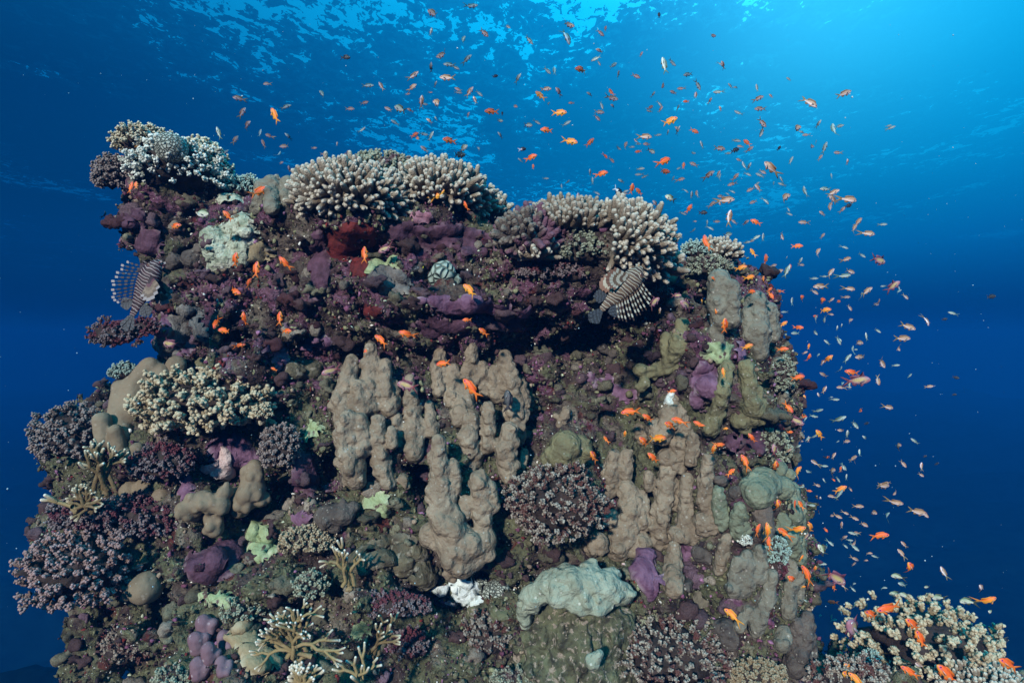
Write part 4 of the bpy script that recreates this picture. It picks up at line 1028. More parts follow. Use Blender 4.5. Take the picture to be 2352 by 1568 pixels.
# --- boulder with pale cap
lobes('turf_boulder', 'round boulder overgrown with olive turf under the pale cap', 'boulder', [[(1322, 1440, 102), (1320, 1520, 112)], [(1370, 1570, 100)], [(1255, 1560, 95)], [(1400, 1450, 60, -.02)], [(1240, 1450, 58, -.02)]], M['boulder'], d=2.95, knob=0, vox=0.012, noise_amp=0.022, fix=True)
lobes('pale_cap_coral', 'large pale teal coral cap over the top of the round boulder', 'coral',
      [[(1206, 1432, 14, .0), (1204, 1400, 20, -.02), (1225, 1368, 28, -.06), (1265, 1348, 34, -.09), (1320, 1342, 38, -.12), (1380, 1346, 36, -.11), (1428, 1360, 28, -.06)], [(1330, 1378, 30, -.15), (1388, 1388, 26, -.14)], [(1280, 1372, 26, -.11)], [(1350, 1316, 28, -.04)], [(1300, 1320, 28, -.04)], [(1402, 1328, 24, -.02)], [(1250, 1338, 22, -.02)]], M['tealcap'], d=2.86, knob=0.6, kr=0.4, elong=(.7, 1.0), k=0.4, vox=0.010, noise_amp=0.009, fix=True, rsc=0.95, phrase='the pale capped boulder')
lobes('lobe_coral', 'small pale blob coral stuck low on the round boulder', 'coral', [[(1362, 1518, 18), (1378, 1500, 9)]], M['tealcap'], d=2.64, fix=True, knob=0, vox=0.007)
crust('bleached_patch', 'bright white bleached patch between the tan skirt and the pale capped boulder', 'coral', [(1060, 1352, 46, 32), (1085, 1375, 24, 28), (1015, 1345, 36, 12)], M['bleach'], 0.04, 0.16, phrase='the white bleached patch')
crust('brown_slab', 'broad brown slab below the lower tan columns', 'rock', [(905, 1270, 76, 46), (960, 1310, 50, 34), (830, 1290, 36, 30)], M['turfslab'], 0.05, 0.08)
crust('honeycomb_coral', 'flat honeycomb coral beside the white bleached patch', 'coral', [(1130, 1352, 42, 26)], M['honey'], 0.03)

# --- the shoulder under the pinnacle
cauliflower('cauliflower_coral', 'big cream cauliflower coral on the shoulder under the pinnacle', 462, 925, 148, 76, M['cream'], d=2.72, n=210, rag=0.3, zmin=-0.75, rd=0.22, phrase='the big cream cauliflower coral', nb=8, knob=1.05)
lobes('lobe_coral', 'tall smooth tan lobes behind the big cream cauliflower coral', LC, [[(345, 845, 24, .06), (310, 890, 28, .04), (300, 950, 30)], [(275, 890, 18), (272, 950, 22), (285, 1000, 22)], [(370, 860, 24, .05), (350, 930, 30, .05)]], M['smooth'], d=2.95, knob=0, phrase='the tall smooth lobes')
lobes('lobe_coral', 'lower smooth tan lobes reaching towards open water', LC, [[(235, 965, 20), (240, 1010, 20)], [(265, 990, 16, -.02), (275, 1040, 20)], [(290, 1050, 20)]], M['smooth'], d=2.88, knob=0)
lobes('lobe_coral', 'small smooth bud beside the lower smooth lobes', LC, [[(314, 1030, 15), (312, 1055, 13)]], M['smooth'], d=2.84, knob=0)
lobes('lobe_coral', 'round tan knob peeping above the cauliflower coral, by the pinnacle', LC, [[(405, 840, 22), (400, 860, 20)]], M['smooth'], d=2.98, knob=0)
lobes('lobe_coral', 'round olive knob on the rubble above the cauliflower coral', LC, [[(470, 838, 21)]], M['olive'], d=2.95, knob=0)
cauliflower('branching_coral', 'small blue-grey branching tuft behind the tall smooth lobes', 285, 855, 34, 24, M['tealc'], d=3.2, n=50, dark=0.5)
cauliflower('cauliflower_coral', 'dusky brown cauliflower coral bulging into open water', 165, 1000, 80, 68, M['brownc'], d=2.95, n=210, rag=0.2, zmin=-0.7, tipc=1.25, phrase='the dusky cauliflower coral')
cauliflower('cauliflower_coral', 'dark maroon branching coral below the big cream cauliflower coral', 372, 1060, 72, 46, M['darkc'], d=2.85, n=130, zmin=-0.7)
cauliflower('cauliflower_coral', 'dark grey branching coral between the fire coral and the notched lobes', 320, 1190, 104, 56, M['darkc'], d=2.78, n=200, zmin=-0.6, tipc=1.3, phrase='the dark grey branching coral')
cauliflower('cauliflower_coral', 'dull branching growth above the lilac cauliflower coral', 190, 1185, 76, 42, M['darkc'], d=2.85, n=120, zmin=-0.6, tipc=1.1)
cauliflower('cauliflower_coral', 'big lilac-brown cauliflower coral reaching out over the deep water', 172, 1300, 106, 86, M['lilac'], d=2.76, n=240, rag=0.32, zmin=-0.8, rd=0.18, phrase='the lilac cauliflower coral', nb=8)
fork('fire_coral', 'yellowish fire coral fan beside the lower smooth lobes', 238, 1125, 84, M['fire_dark'], d=2.80, n=4, width=0.5, rad=5.5, depthn=3, phrase='the yellowish fire coral')
fork('fire_coral', 'sprawling dull fire coral spreading towards open water', 205, 1165, 46, M['fire_dark'], d=2.82, n=5, width=1.4, rad=4.5, lean=0.2, depthn=3)
fork('fire_coral', 'little yellow forked sprig against the blue water', 168, 1162, 24, M['fire'], d=2.8, n=1, rad=5.5, depthn=1, aim=165)
lobes('ball_coral', 'smooth brown ball coral shaded by the lilac cauliflower coral', 'coral', [[(334, 1350, 36)], [(294, 1365, 12), (286, 1372, 10)]], M['smooth'], d=2.62, knob=0, k=0.2, phrase='the smooth ball coral')
lobes('lobe_coral', 'brown lobes with a dark notch over the cave mouth', LC, [[(425, 1170, 25), (465, 1150, 28), (505, 1160, 26)], [(490, 1190, 25), (495, 1215, 23)], [(445, 1185, 18)], [(515, 1130, 20)]], M['smooth'], d=2.78, knob=0.35, phrase='the notched brown lobes')
lobes('lobe_coral', 'brown bulging lobes under the bright purple shelf', LC, [[(585, 1075, 24), (580, 1120, 32), (562, 1150, 30)], [(535, 1140, 25)], [(600, 1145, 21)], [(548, 1172, 20)]], M['smooth'], d=2.86, knob=0.35)
lobes('lobe_coral', 'pair of brown lobes between maroon coral and dark grey coral', LC, [[(300, 1128, 24)], [(330, 1120, 22), (340, 1125, 18)], [(370, 1140, 20)]], M['smooth'], d=2.84, knob=0, k=0.3)
crust('purple_crust', 'bright purple shelf crust below the big cream cauliflower coral', 'crust', [(530, 1030, 60, 36), (570, 1060, 30, 36)], M['purple'], 0.04, 0.08, phrase='the purple shelf')
crust('pale_pink_crust', 'white and pink peeling crust on the purple shelf', 'crust', [(500, 1075, 34, 28), (515, 1050, 18, 22), (478, 1085, 18, 18)], M['whitepink'], 0.06, 0.16)
crust('purple_crust', 'purple crust beside the notched brown lobes', 'crust', [(428, 1125, 22, 38)], M['purple'], 0.03)
cauliflower('branching_coral', 'grey branching coral hanging beside the purple shelf', 645, 1025, 46, 50, M['brownc'], d=2.9, n=100, zmin=-0.8, tipc=1.5, phrase='the hanging grey coral')
cauliflower('branching_coral', 'cream knobbly coral clump between the cauliflower coral and the tan columns', 600, 950, 24, 22, M['cream'], d=2.86, n=30)
crust('purple_crust', 'plum crust beside the cave below the hanging grey coral', 'crust', [(700, 1100, 30, 50), (690, 1060, 30, 24)], M['purple_dark'], 0.03)
crust('lime_crust', 'mint green crust beside the lower tan columns', 'crust', [(722, 985, 24, 20), (715, 1010, 14, 10)], M['lime'], 0.03)

# --- the foot of the reef
crust('lime_crust', 'lime green patch coral beside the small tan branching coral', 'coral', [(605, 1225, 34, 24), (595, 1270, 26, 30), (625, 1255, 24, 20)], M['lime'], 0.04, phrase='the lime green patch')
cauliflower('branching_coral', 'small tan branching coral beside the lime green patch', 705, 1245, 60, 38, M['cream'], d=2.70, n=110, zmin=-0.3, dark=0.3, tipc=0.75, phrase='the small tan branching coral')
fork('fire_coral', 'narrow fire coral blade with white-tipped prongs on the brown slab', 800, 1345, 78, M['fire'], d=2.70, n=3, width=0.4, rad=5, depthn=3, phrase='the narrow fire coral')
fork('fire_coral', 'open yellow fire coral fan with white tips near the reef foot', 690, 1505, 120, M['fire'], d=2.45, n=5, width=0.9, rad=5.5, depthn=4, phrase='the yellow fire coral fan', lean=0.25)
fork('fire_coral', 'low yellow fire coral bush right at the bottom of the reef', 700, 1600, 66, M['fire'], d=2.42, n=6, width=0.7, rad=6.5, depthn=3)
fork('fire_coral', 'slender fire coral sprigs rising over the dark cave', 860, 1500, 90, M['fire_dark'], d=2.55, n=3, width=0.35, rad=4.5, depthn=3, lean=-0.5)
fork('fire_coral', 'short fire coral sprigs at the bottom between the yellow bush and the cave', 830, 1590, 60, M['fire'], d=2.45, n=3, width=0.8, rad=5, depthn=2)
for i_, (u_, v_, r_, lb) in enumerate([(468, 1438, 17, 'topmost mauve lobes of the bunch at the reef foot'), (450, 1478, 17, 'mauve lobes on the open-water side of the bunch'), (478, 1500, 16, 'middle mauve lobes with pale tops in the bunch'), (512, 1470, 15, 'mauve lobes on the fire coral side of the bunch'), (452, 1535, 17, 'lowest mauve lobes of the bunch'), (508, 1530, 14, 'small mauve lobes under the plate coral')]):
    lobes('knob_coral', lb, 'coral', [[(u_, v_ - 10, r_), (u_ + 2, v_ + 14, r_ * 0.85)], [(u_ + 20, v_ + rnd.uniform(-16, 0), r_ * 0.75), (u_ + 14, v_ + 14, r_ * 0.6)]], M['mauve'], d=2.55 + 0.02 * (i_ % 3), knob=0, vox=0.008, k=0.25, phrase='the mauve lobes' if i_ == 2 else None)
crust('olive_plate', 'olive plate coral shaded behind the yellow fire coral fan', 'coral', [(565, 1470, 34, 52), (600, 1520, 50, 34)], M['leather'], 0.05, 0.06)
crust('lime_crust', 'folded olive-green coral above the mauve lobes', 'coral', [(495, 1375, 46, 22)], M['lime'], 0.05)
crust('purple_crust', 'plum rock crust between the ball coral and the lime green patch', 'crust', [(480, 1300, 66, 44), (520, 1270, 40, 30)], M['purple_dark'], 0.03, 0.08)
crust('pink_crust', 'dusky pink crust low at the cave mouth', 'crust', [(700, 1190, 30, 18)], M['purple'], 0.03)
cauliflower('overgrown_coral', 'dark fine-branched coral between the brown slab and the white patch', 900, 1390, 84, 34, M['darkc'], d=2.68, n=150, tipc=1.2)
cauliflower('overgrown_coral', 'blue-grey branch rubble under the small tan branching coral', 715, 1350, 36, 36, M['greenc'], d=2.72, n=50, rag=0.3)
cauliflower('overgrown_coral', 'mossy tuft at the bottom edge beside the mauve lobes', 405, 1560, 50, 34, M['greenc'], d=2.75, n=70, rag=0.3)
cauliflower('overgrown_coral', 'low mossy growth under the round boulder', 1180, 1560, 60, 26, M['greenc'], d=2.6, n=60, rag=0.3)
cauliflower('overgrown_coral', 'dark tufted growth beside the small cave near the reef foot', 940, 1480, 44, 40, M['darkc'], d=2.66, n=60, rag=0.3)

# --- the corner reef
cauliflower('cauliflower_coral', 'large cream cauliflower coral crowning the low corner reef', 2125, 1480, 145, 86, M['cream'], d=2.75, n=250, rag=0.32, zmin=-0.45, rd=0.34, phrase='the cream coral of the corner reef', nb=8)
fingers('finger_coral', 'white-tipped stubby finger coral lowest on the corner reef', 2240, 1575, 100, 44, M['finger'], d=2.52, n=190, length=17, rad=5.5, rd=0.22, zmin=-0.2, phrase='the white-tipped corner coral')
cauliflower('cauliflower_coral', 'dark reddish branching coral beside the cream coral of the corner reef', 1950, 1555, 82, 46, M['speck'], d=2.8, n=150, rag=0.25, phrase='the dark corner coral')
cauliflower('cauliflower_coral', 'small teal coral tuft between the dark and cream corner corals', 2000, 1510, 22, 20, M['tealc'], d=2.78, n=30)

cauliflower('overgrown_coral', 'pinkish tufted growth beside the cave under the brown notched lobes', 560, 1400, 44, 30, M['greenc'], n=70, rag=0.3, rd=0.08)
cauliflower('overgrown_coral', 'speckled low thicket at the reef foot between the mauve lobes and deep water', 300, 1480, 60, 50, M['speck'], n=110, rag=0.3, rd=0.1, tipc=0.7)
cauliflower('overgrown_coral', 'brown speckled growth between the small cave and the boulder', 1120, 1460, 50, 52, M['speck'], n=90, rag=0.3, rd=0.08, tipc=0.7)
crust('turf_crust', 'olive turf slab under the honeycomb coral', 'crust', [(1120, 1410, 56, 24)], M['boulder'], 0.03, 0.1)
crust('lime_crust', 'pale green film on the rubble beside the slender fire coral sprigs', 'crust', [(830, 1450, 36, 22)], M['lime'], 0.012, 0.2)
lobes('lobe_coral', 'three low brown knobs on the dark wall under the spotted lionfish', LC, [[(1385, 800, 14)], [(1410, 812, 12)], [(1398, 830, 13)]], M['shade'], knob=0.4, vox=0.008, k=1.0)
crust('purple_crust', 'mauve crust patch on the wall inside the dark recess', 'crust', [(1400, 880, 40, 30), (1440, 905, 24, 18)], M['purple'], 0.015, 0.2)
# ------------------------------------------------------------------ fish
def fish_mat(name, rough=0.45, spec=0.5):
    m, t, b, p = principled(name, rough, spec)
    at = t.n('ShaderNodeAttribute', _attribute_name='Col')
    n = t.noise(p, 9, 2, 0.5)
    c = t.mix(0.25, at.outputs['Color'], t.mix(1.0, at.outputs['Color'], t.ramp(n, [(0.3, (0.6,) * 3), (0.7, (1.35,) * 3)]), 'MULTIPLY'))
    t.set(b.inputs['Base Color'], c)
    bump(t, b, t.voro(p, 38), 0.25, 0.004)
    return m
FM = fish_mat('fish_skin')
def fin_mat():
    m, t, b, p = principled('fish_fin', 0.5, 0.4)
    at = t.n('ShaderNodeAttribute', _attribute_name='Col')
    t.set(b.inputs['Base Color'], at.outputs['Color'])
    tr = t.n('ShaderNodeBsdfTranslucent'); t.set(tr.inputs[0], at.outputs['Color'])
    mx = t.n('ShaderNodeMixShader'); mx.inputs[0].default_value = 0.35
    out = [n for n in t.t.nodes if n.type == 'OUTPUT_MATERIAL'][0]
    t.t.links.new(b.outputs[0], mx.inputs[1]); t.t.links.new(tr.outputs[0], mx.inputs[2]); t.t.links.new(mx.outputs[0], out.inputs[0])
    return m
FIN = fin_mat()
EYE, _t, _b, _p = principled('fish_eye', 0.15, 0.6)
_at = _t.n('ShaderNodeAttribute', _attribute_name='Col'); _t.set(_b.inputs['Base Color'], _at.outputs['Color'])

def mixc(a, b, t): return np.asarray(a) * (1 - t)[..., None] + np.asarray(b) * t[..., None]
def sstep(x, a, b):
    t = np.clip((x - a) / (b - a), 0, 1); return t * t * (3 - 2 * t)

# kind: (body height, body width, back, flank, belly, tail fin, dorsal fin, tail length, fork)
KINDS = {
    'o': dict(h=.155, w=.072, back=(.72, .085, .012), flank=(.86, .15, .02), belly=(.90, .34, .05), tail=(.80, .22, .03), fin=(.85, .20, .02), tl=.26, fork=.75),
    'y': dict(h=.160, w=.075, back=(.80, .14, .012), flank=(.90, .30, .03), belly=(.90, .50, .05), tail=(.80, .36, .04), fin=(.85, .40, .04), tl=.26, fork=.75),
    'p': dict(h=.150, w=.070, back=(.24, .11, .05), flank=(.44, .30, .20), belly=(.85, .76, .80), tail=(.30, .23, .10), fin=(.32, .20, .10), tl=.26, fork=.8),
    's': dict(h=.125, w=.060, back=(.07, .13, .12), flank=(.32, .42, .38), belly=(.72, .82, .78), tail=(.14, .26, .20), fin=(.14, .26, .20), tl=.24, fork=.8),
    'g': dict(h=.205, w=.085, back=(.16, .22, .12), flank=(.45, .52, .38), belly=(.80, .84, .76), tail=(.06, .08, .06), fin=(.14, .18, .10), tl=.24, fork=.7),
    'd': dict(h=.190, w=.080, back=(.008, .010, .014), flank=(.02, .025, .03), belly=(.05, .06, .06), tail=(.02, .02, .03), fin=(.01, .01, .015), tl=.24, fork=.6),
    'b': dict(h=.200, w=.085, back=(.006, .006, .010), flank=(.01, .01, .014), belly=(.02, .02, .02), tail=(.85, .9, .9), fin=(.01, .01, .015), tl=.26, fork=.7),
    'm': dict(h=.175, w=.080, back=(.17, .06, .07), flank=(.42, .36, .13), belly=(.45, .27, .36), tail=(.22, .07, .08), fin=(.24, .09, .14), tl=.28, fork=.9),
}
def curve_y(x, bend): return bend * np.maximum(x - 0.25, 0) ** 2 * 1.1
def slab(outline, y0, thick, col, bend):
    """fin: an outline fan (x, z), given a real thickness and bent with the body; outline[0] is the hub"""
    o = np.array(outline, float); n = len(o)
    y = curve_y(o[:, 0], bend) + y0
    A = np.stack([o[:, 0], y - thick, o[:, 1]], 1); B = np.stack([o[:, 0], y + thick, o[:, 1]], 1)
    B[0, 1] = y[0] + thick; V = np.vstack([A, B])
    F = [[0, i + 1, i] for i in range(1, n - 1)] + [[n, n + i, n + i + 1] for i in range(1, n - 1)]
    F3 = np.array(F)
    idx = np.arange(n); j = (idx + 1) % n
    F4 = np.stack([idx, j, n + j, n + idx], 1)
    C = np.tile(np.asarray(col, float)[None], (2 * n, 1))
    return V, F3, F4, C
FCACHE = {}
def fish_meshes(kind, bend):
    key = (kind, bend)
    if key in FCACHE: return FCACHE[key]
    k = KINDS[kind]; H, W = k['h'], k['w']
    xs = np.array([0, .02, .06, .12, .2, .3, .4, .5, .6, .68, .74, .79])
    hp = np.array([.02, .28, .52, .76, .93, 1.0, .97, .86, .66, .46, .34, .33]) * H
    zc = np.array([-.10, -.06, -.02, .0, .02, .02, .01, 0, 0, 0, 0, 0]) * H
    wp = np.array([.02, .40, .68, .90, 1.0, 1.0, .94, .80, .58, .36, .20, .12]) * W
    ns = 12; th = np.arange(ns) * 2 * math.pi / ns
    Z = zc[:, None] + hp[:, None] * np.sin(th)[None]; Y = wp[:, None] * np.cos(th)[None] * (1 - 0.12 * np.sin(th)[None]) + curve_y(xs, bend)[:, None]
    X = np.repeat(xs[:, None], ns, 1)
    V = np.stack([X, Y, Z], -1).reshape(-1, 3)
    zr = ((Z - zc[:, None]) / (hp[:, None] + 1e-6)).reshape(-1); xr = X.reshape(-1)
    C = mixc(k['belly'], k['flank'], sstep(zr, -.75, -.05)); C = C * (1 - sstep(zr, .25, .9))[:, None] + np.asarray(k['back'])[None] * sstep(zr, .25, .9)[:, None]
    if kind == 'm':   # rosy head, yellow-green flank, rosy tail
        hd = 1 - sstep(xr, .10, .28); C = mixc(C, (.34, .15, .19), hd); C = mixc(C, (.26, .08, .10), sstep(xr, .55, .76))
    if kind == 'b': C = mixc(C, (.85, .9, .9), sstep(xr, .52, .60))
    if kind in 'oy':
        C = mixc(C, (.40, .05, .30), 0.7 * (1 - sstep(np.abs(zr - .18 + xr), 0, .35)) * (1 - sstep(xr, .14, .24)))
        C = mixc(C, (.85, .42, .05), 0.6 * (1 - sstep(xr, .0, .05)))
    i = np.arange(len(xs) - 1)[:, None] * ns; j = np.arange(ns)[None]; j2 = (j + 1) % ns
    Q = np.stack([i + j, i + j2, i + ns + j2, i + ns + j], -1).reshape(-1, 4)
    nose, tl_ = len(V), len(V) + 1
    V = np.vstack([V, [[-.006, 0, zc[0]], [.80, curve_y(np.array([.8]), bend)[0], 0]]])
    C = np.vstack([C, [k['flank']], [k['tail']]])
    T = np.array([[nose, (a + 1) % ns, a] for a in range(ns)] + [[tl_, (len(xs) - 1) * ns + a, (len(xs) - 1) * ns + (a + 1) % ns] for a in range(ns)])
    out = {'body': [(V, T, Q, C)]}
    L, f = k['tl'], k['fork']
    te = H * 1.15
    tail = [(.74, 0), (.76, .30 * H), (.84, .62 * H), (.78 + L * .8, te * .98), (.78 + L * 1.15, te * 1.12), (.78 + L * .75, te * .6), (.78 + L * (1 - f) * .8 + .03, 0.0),
            (.78 + L * .75, -te * .6), (.78 + L * 1.15, -te * 1.12), (.78 + L * .8, -te * .98), (.84, -.62 * H), (.76, -.30 * H)]
    out['tail_fin'] = [slab(tail, 0, .004, k['tail'], bend)]
    dz = 1.0
    dors = [(.45, .72 * H), (.20, .90 * H), (.24, 1.20 * H), (.30, 1.34 * H), (.40, 1.32 * H), (.52, 1.26 * H), (.62, 1.24 * H), (.69, 1.02 * H), (.70, .42 * H)]
    if kind == 'm': dors = [(.45, .72 * H), (.20, .90 * H), (.225, 1.5 * H), (.235, 2.1 * H), (.27, 1.36 * H), (.40, 1.32 * H), (.52, 1.30 * H), (.64, 1.34 * H), (.76, 1.15 * H), (.70, .42 * H)]
    out['dorsal_fin'] = [slab(dors, 0, .004, k['fin'], bend)]
    anal = [(.58, -.45 * H), (.50, -.80 * H), (.55, -1.22 * H), (.62, -1.30 * H), (.68, -1.05 * H), (.70, -.40 * H)]
    out['anal_fin'] = [slab(anal, 0, .004, k['fin'], bend)]
    pv = []
    for s in (-1, 1):
        a = slab([(.27, -.75 * H), (.25, -.85 * H), (.33, -1.35 * H), (.40, -1.45 * H), (.37, -.95 * H)], 0, .003, k['fin'], 0)
        a[0][:, 1] += s * (W * .35 + (-.75 * H - a[0][:, 2]) * .25); pv.append(a)
    out['pelvic_fin'] = pv
    pc = []
    for s in (-1, 1):
        a = slab([(.23, -.10 * H), (.24, .05 * H), (.33, .02 * H), (.40, -.16 * H), (.38, -.36 * H), (.26, -.30 * H)], 0, .003, np.asarray(k['fin']) * .6 + .25, 0)
        a[0][:, 1] += s * (W * .98 + (a[0][:, 0] - .22) * .55); pc.append(a)
    out['pectoral_fin'] = pc
    ey = []
    er = .030 if kind != 'g' else .036
    for s in (-1, 1):
        bv, bf = ICO1
        v = bv * er * np.array([1, .55, 1]) + np.array([.105, s * W * .80, .18 * H])
        rr = np.sqrt(bv[:, 0] ** 2 + bv[:, 2] ** 2)
        iris = (.25, .03, .35) if kind in 'oyp' else (.75, .80, .75)
        c_ = np.where((rr < .62)[:, None], np.array([[.004, .004, .006]]), np.array([iris]))
        ey.append((v, bf, np.zeros((0, 4), int), c_))
    out['eye'] = ey
    # tear the list into meshes: single ones, and one merged for fish seen only a few pixels long
    res = {}
    def mk(nm, lst, mat):
        V_, F3_, F4_, C_, n = [], [], [], [], 0
        for v, a, b, c in lst:
            v = v.copy(); v[:, 0] = v[:, 0]
            V_.append(v); C_.append(c)
            if len(a): F3_.append(a + n)
            if len(b): F4_.append(b + n)
            n += len(v)
        F = ([np.concatenate(F3_)] if F3_ else []) + ([np.concatenate(F4_)] if F4_ else [])
        v = np.concatenate(V_); v = v * (-1, 1, 1) + (0.5, 0, 0)      # nose towards +x, middle at the origin
        F = [f_[:, ::-1] for f_ in F]
        return mesh_np(nm, v, F, mat, True, np.concatenate(C_).astype(np.float32))
    for nm, lst in out.items():
        mat = FM if nm == 'body' else EYE if nm == 'eye' else FIN
        if nm in ('pelvic_fin', 'pectoral_fin', 'eye'): res[nm] = [mk(nm, [x], mat) for x in lst]
        else: res[nm] = [mk(nm, lst, mat)]
    allp = [x for nm, l in out.items() if nm != 'pectoral_fin' for x in l]
    res['whole'] = mk('fish', allp, FM)
    FCACHE[key] = res
    return res

NAMES = {'o': ('orange_fish', 'orange fish', 'orange'), 'y': ('orange_fish', 'orange fish', 'yellow-bellied orange'), 'p': ('pink_fish', 'pink fish', 'pink-backed'),
         's': ('silver_fish', 'silver fish', 'slim silvery'), 'g': ('green_fish', 'green fish', 'deep-bodied silver-green'), 'd': ('dark_fish', 'dark fish', 'dark'),
         'b': ('two_tone_fish', 'black and white fish', 'black and white'), 'm': ('purple_fish', 'purple fish', 'larger purple and yellow')}
FISH = []   # (kind, u, v, length, angle)
def region(x0, y0, s, text):
    for tok in text.replace('\n', ' ').split(';'):
        q = tok.split()
        if len(q) != 5: continue
        x, y, L, a = map(float, q[:4])
        FISH.append((q[4], (x0 + x * s) / 1.7415, (y0 + y * s) / 1.7415, L * s / 1.7415, a))
region(2048, 0, .8707, """260 117 62 0 p;253 165 85 -70 s;80 185 55 -50 s;407 152 45 -30 p;922 165 40 10 p;676 70 30 90 d;403 232 40 170 p;385 270 50 200 s;400 290 30 -60 s;466 300 50 40 s;488 342 50 75 p;570 350 45 -30 p;
320 318 68 180 o;195 325 50 90 s;163 325 50 -50 s;27 358 50 55 s;700 300 85 100 s;735 288 50 -30 s;697 390 45 240 p;808 342 55 200 s;855 392 55 -70 s;775 408 36 180 o;843 440 40 80 p;800 466 30 180 o;945 424 48 180 s;650 432 30 60 s;
680 478 40 -50 s;762 495 42 60 s;157 408 52 0 p;215 420 48 130 p;130 440 60 140 y;165 478 30 50 s;272 473 30 180 p;12 487 35 -30 p;455 425 40 120 o;460 452 60 -15 p;465 487 30 160 p;412 485 40 -70 s;402 515 50 0 p;392 542 40 -40 p;
218 518 72 0 y;250 568 50 30 s;75 575 42 0 g;115 562 40 -30 s;160 597 64 180 o;268 650 72 -15 y;358 655 52 45 o;88 722 62 20 o;97 766 26 90 o;48 685 38 10 b;612 627 70 0 p;725 558 78 25 y;838 602 45 -30 o;760 597 40 60 s;717 607 25 80 s;
672 620 35 10 s;520 668 46 60 o;487 680 36 -20 s;550 675 30 0 s;580 661 30 0 s;620 662 40 180 p;642 695 36 -40 g;580 697 32 180 o;700 740 76 28 o;700 788 60 0 o;413 797 62 15 o;788 760 34 80 o;835 755 42 145 p;590 775 40 0 s;583 802 40 180 s;
155 820 32 0 s;430 717 30 -60 o;460 737 34 -60 p;740 820 34 60 s;1140 500 55 180 p;1132 452 52 20 p;1125 405 40 100 s;1370 468 84 -42 p;1525 430 72 20 p;1150 565 55 -50 p;1150 605 50 250 s;1303 590 72 20 p;1408 568 38 60 s;1350 620 34 180 p;
1475 600 85 80 s;1503 580 50 15 s;1436 680 62 72 s;1495 702 40 180 p;1228 680 26 60 d;1080 655 44 130 o;1030 645 44 -20 s;872 665 40 115 s;955 682 60 0 p;1025 690 46 20 d;992 704 36 10 s;1190 772 88 125 p;1065 762 45 110 s;1085 800 36 -30 s;
1140 805 44 145 s;905 803 60 35 p;950 815 45 60 s;1028 812 45 50 p;1468 808 30 90 s;1130 863 45 130 p;1345 882 60 100 s;1248 908 80 25 p;1200 845 34 60 s;830 703 34 0 s;1440 868 60 180 s;1475 885 55 25 p;1475 915 55 130 p;1460 945 50 -100 p;
1555 915 84 -5 p;1545 945 40 20 d;1425 980 38 150 p;1590 1020 60 45 p;1270 962 25 -60 s;550 867 50 80 o;583 880 44 140 o;487 878 56 -30 b;728 910 55 150 g;577 950 40 -40 s;625 945 62 180 o;660 935 42 140 o;815 958 48 60 o;848 892 40 85 p;
825 895 35 90 s;920 938 46 45 p;985 918 84 5 p;960 903 40 180 p;1015 880 30 -30 s;990 890 22 -30 s;878 977 42 0 d;785 980 38 -20 s;996 998 68 80 p;1120 1020 52 150 o;1075 1022 34 40 p;370 830 40 90 s;358 790 32 90 s;302 905 46 80 o;
442 925 36 0 g;365 918 38 0 g;390 887 36 -30 s;227 857 26 90 s;258 835 26 60 s;80 930 36 0 o;745 1020 38 40 p;840 1017 20 0 o;940 1018 34 0 p;1340 1022 46 170 p;897 1022 26 90 s""")
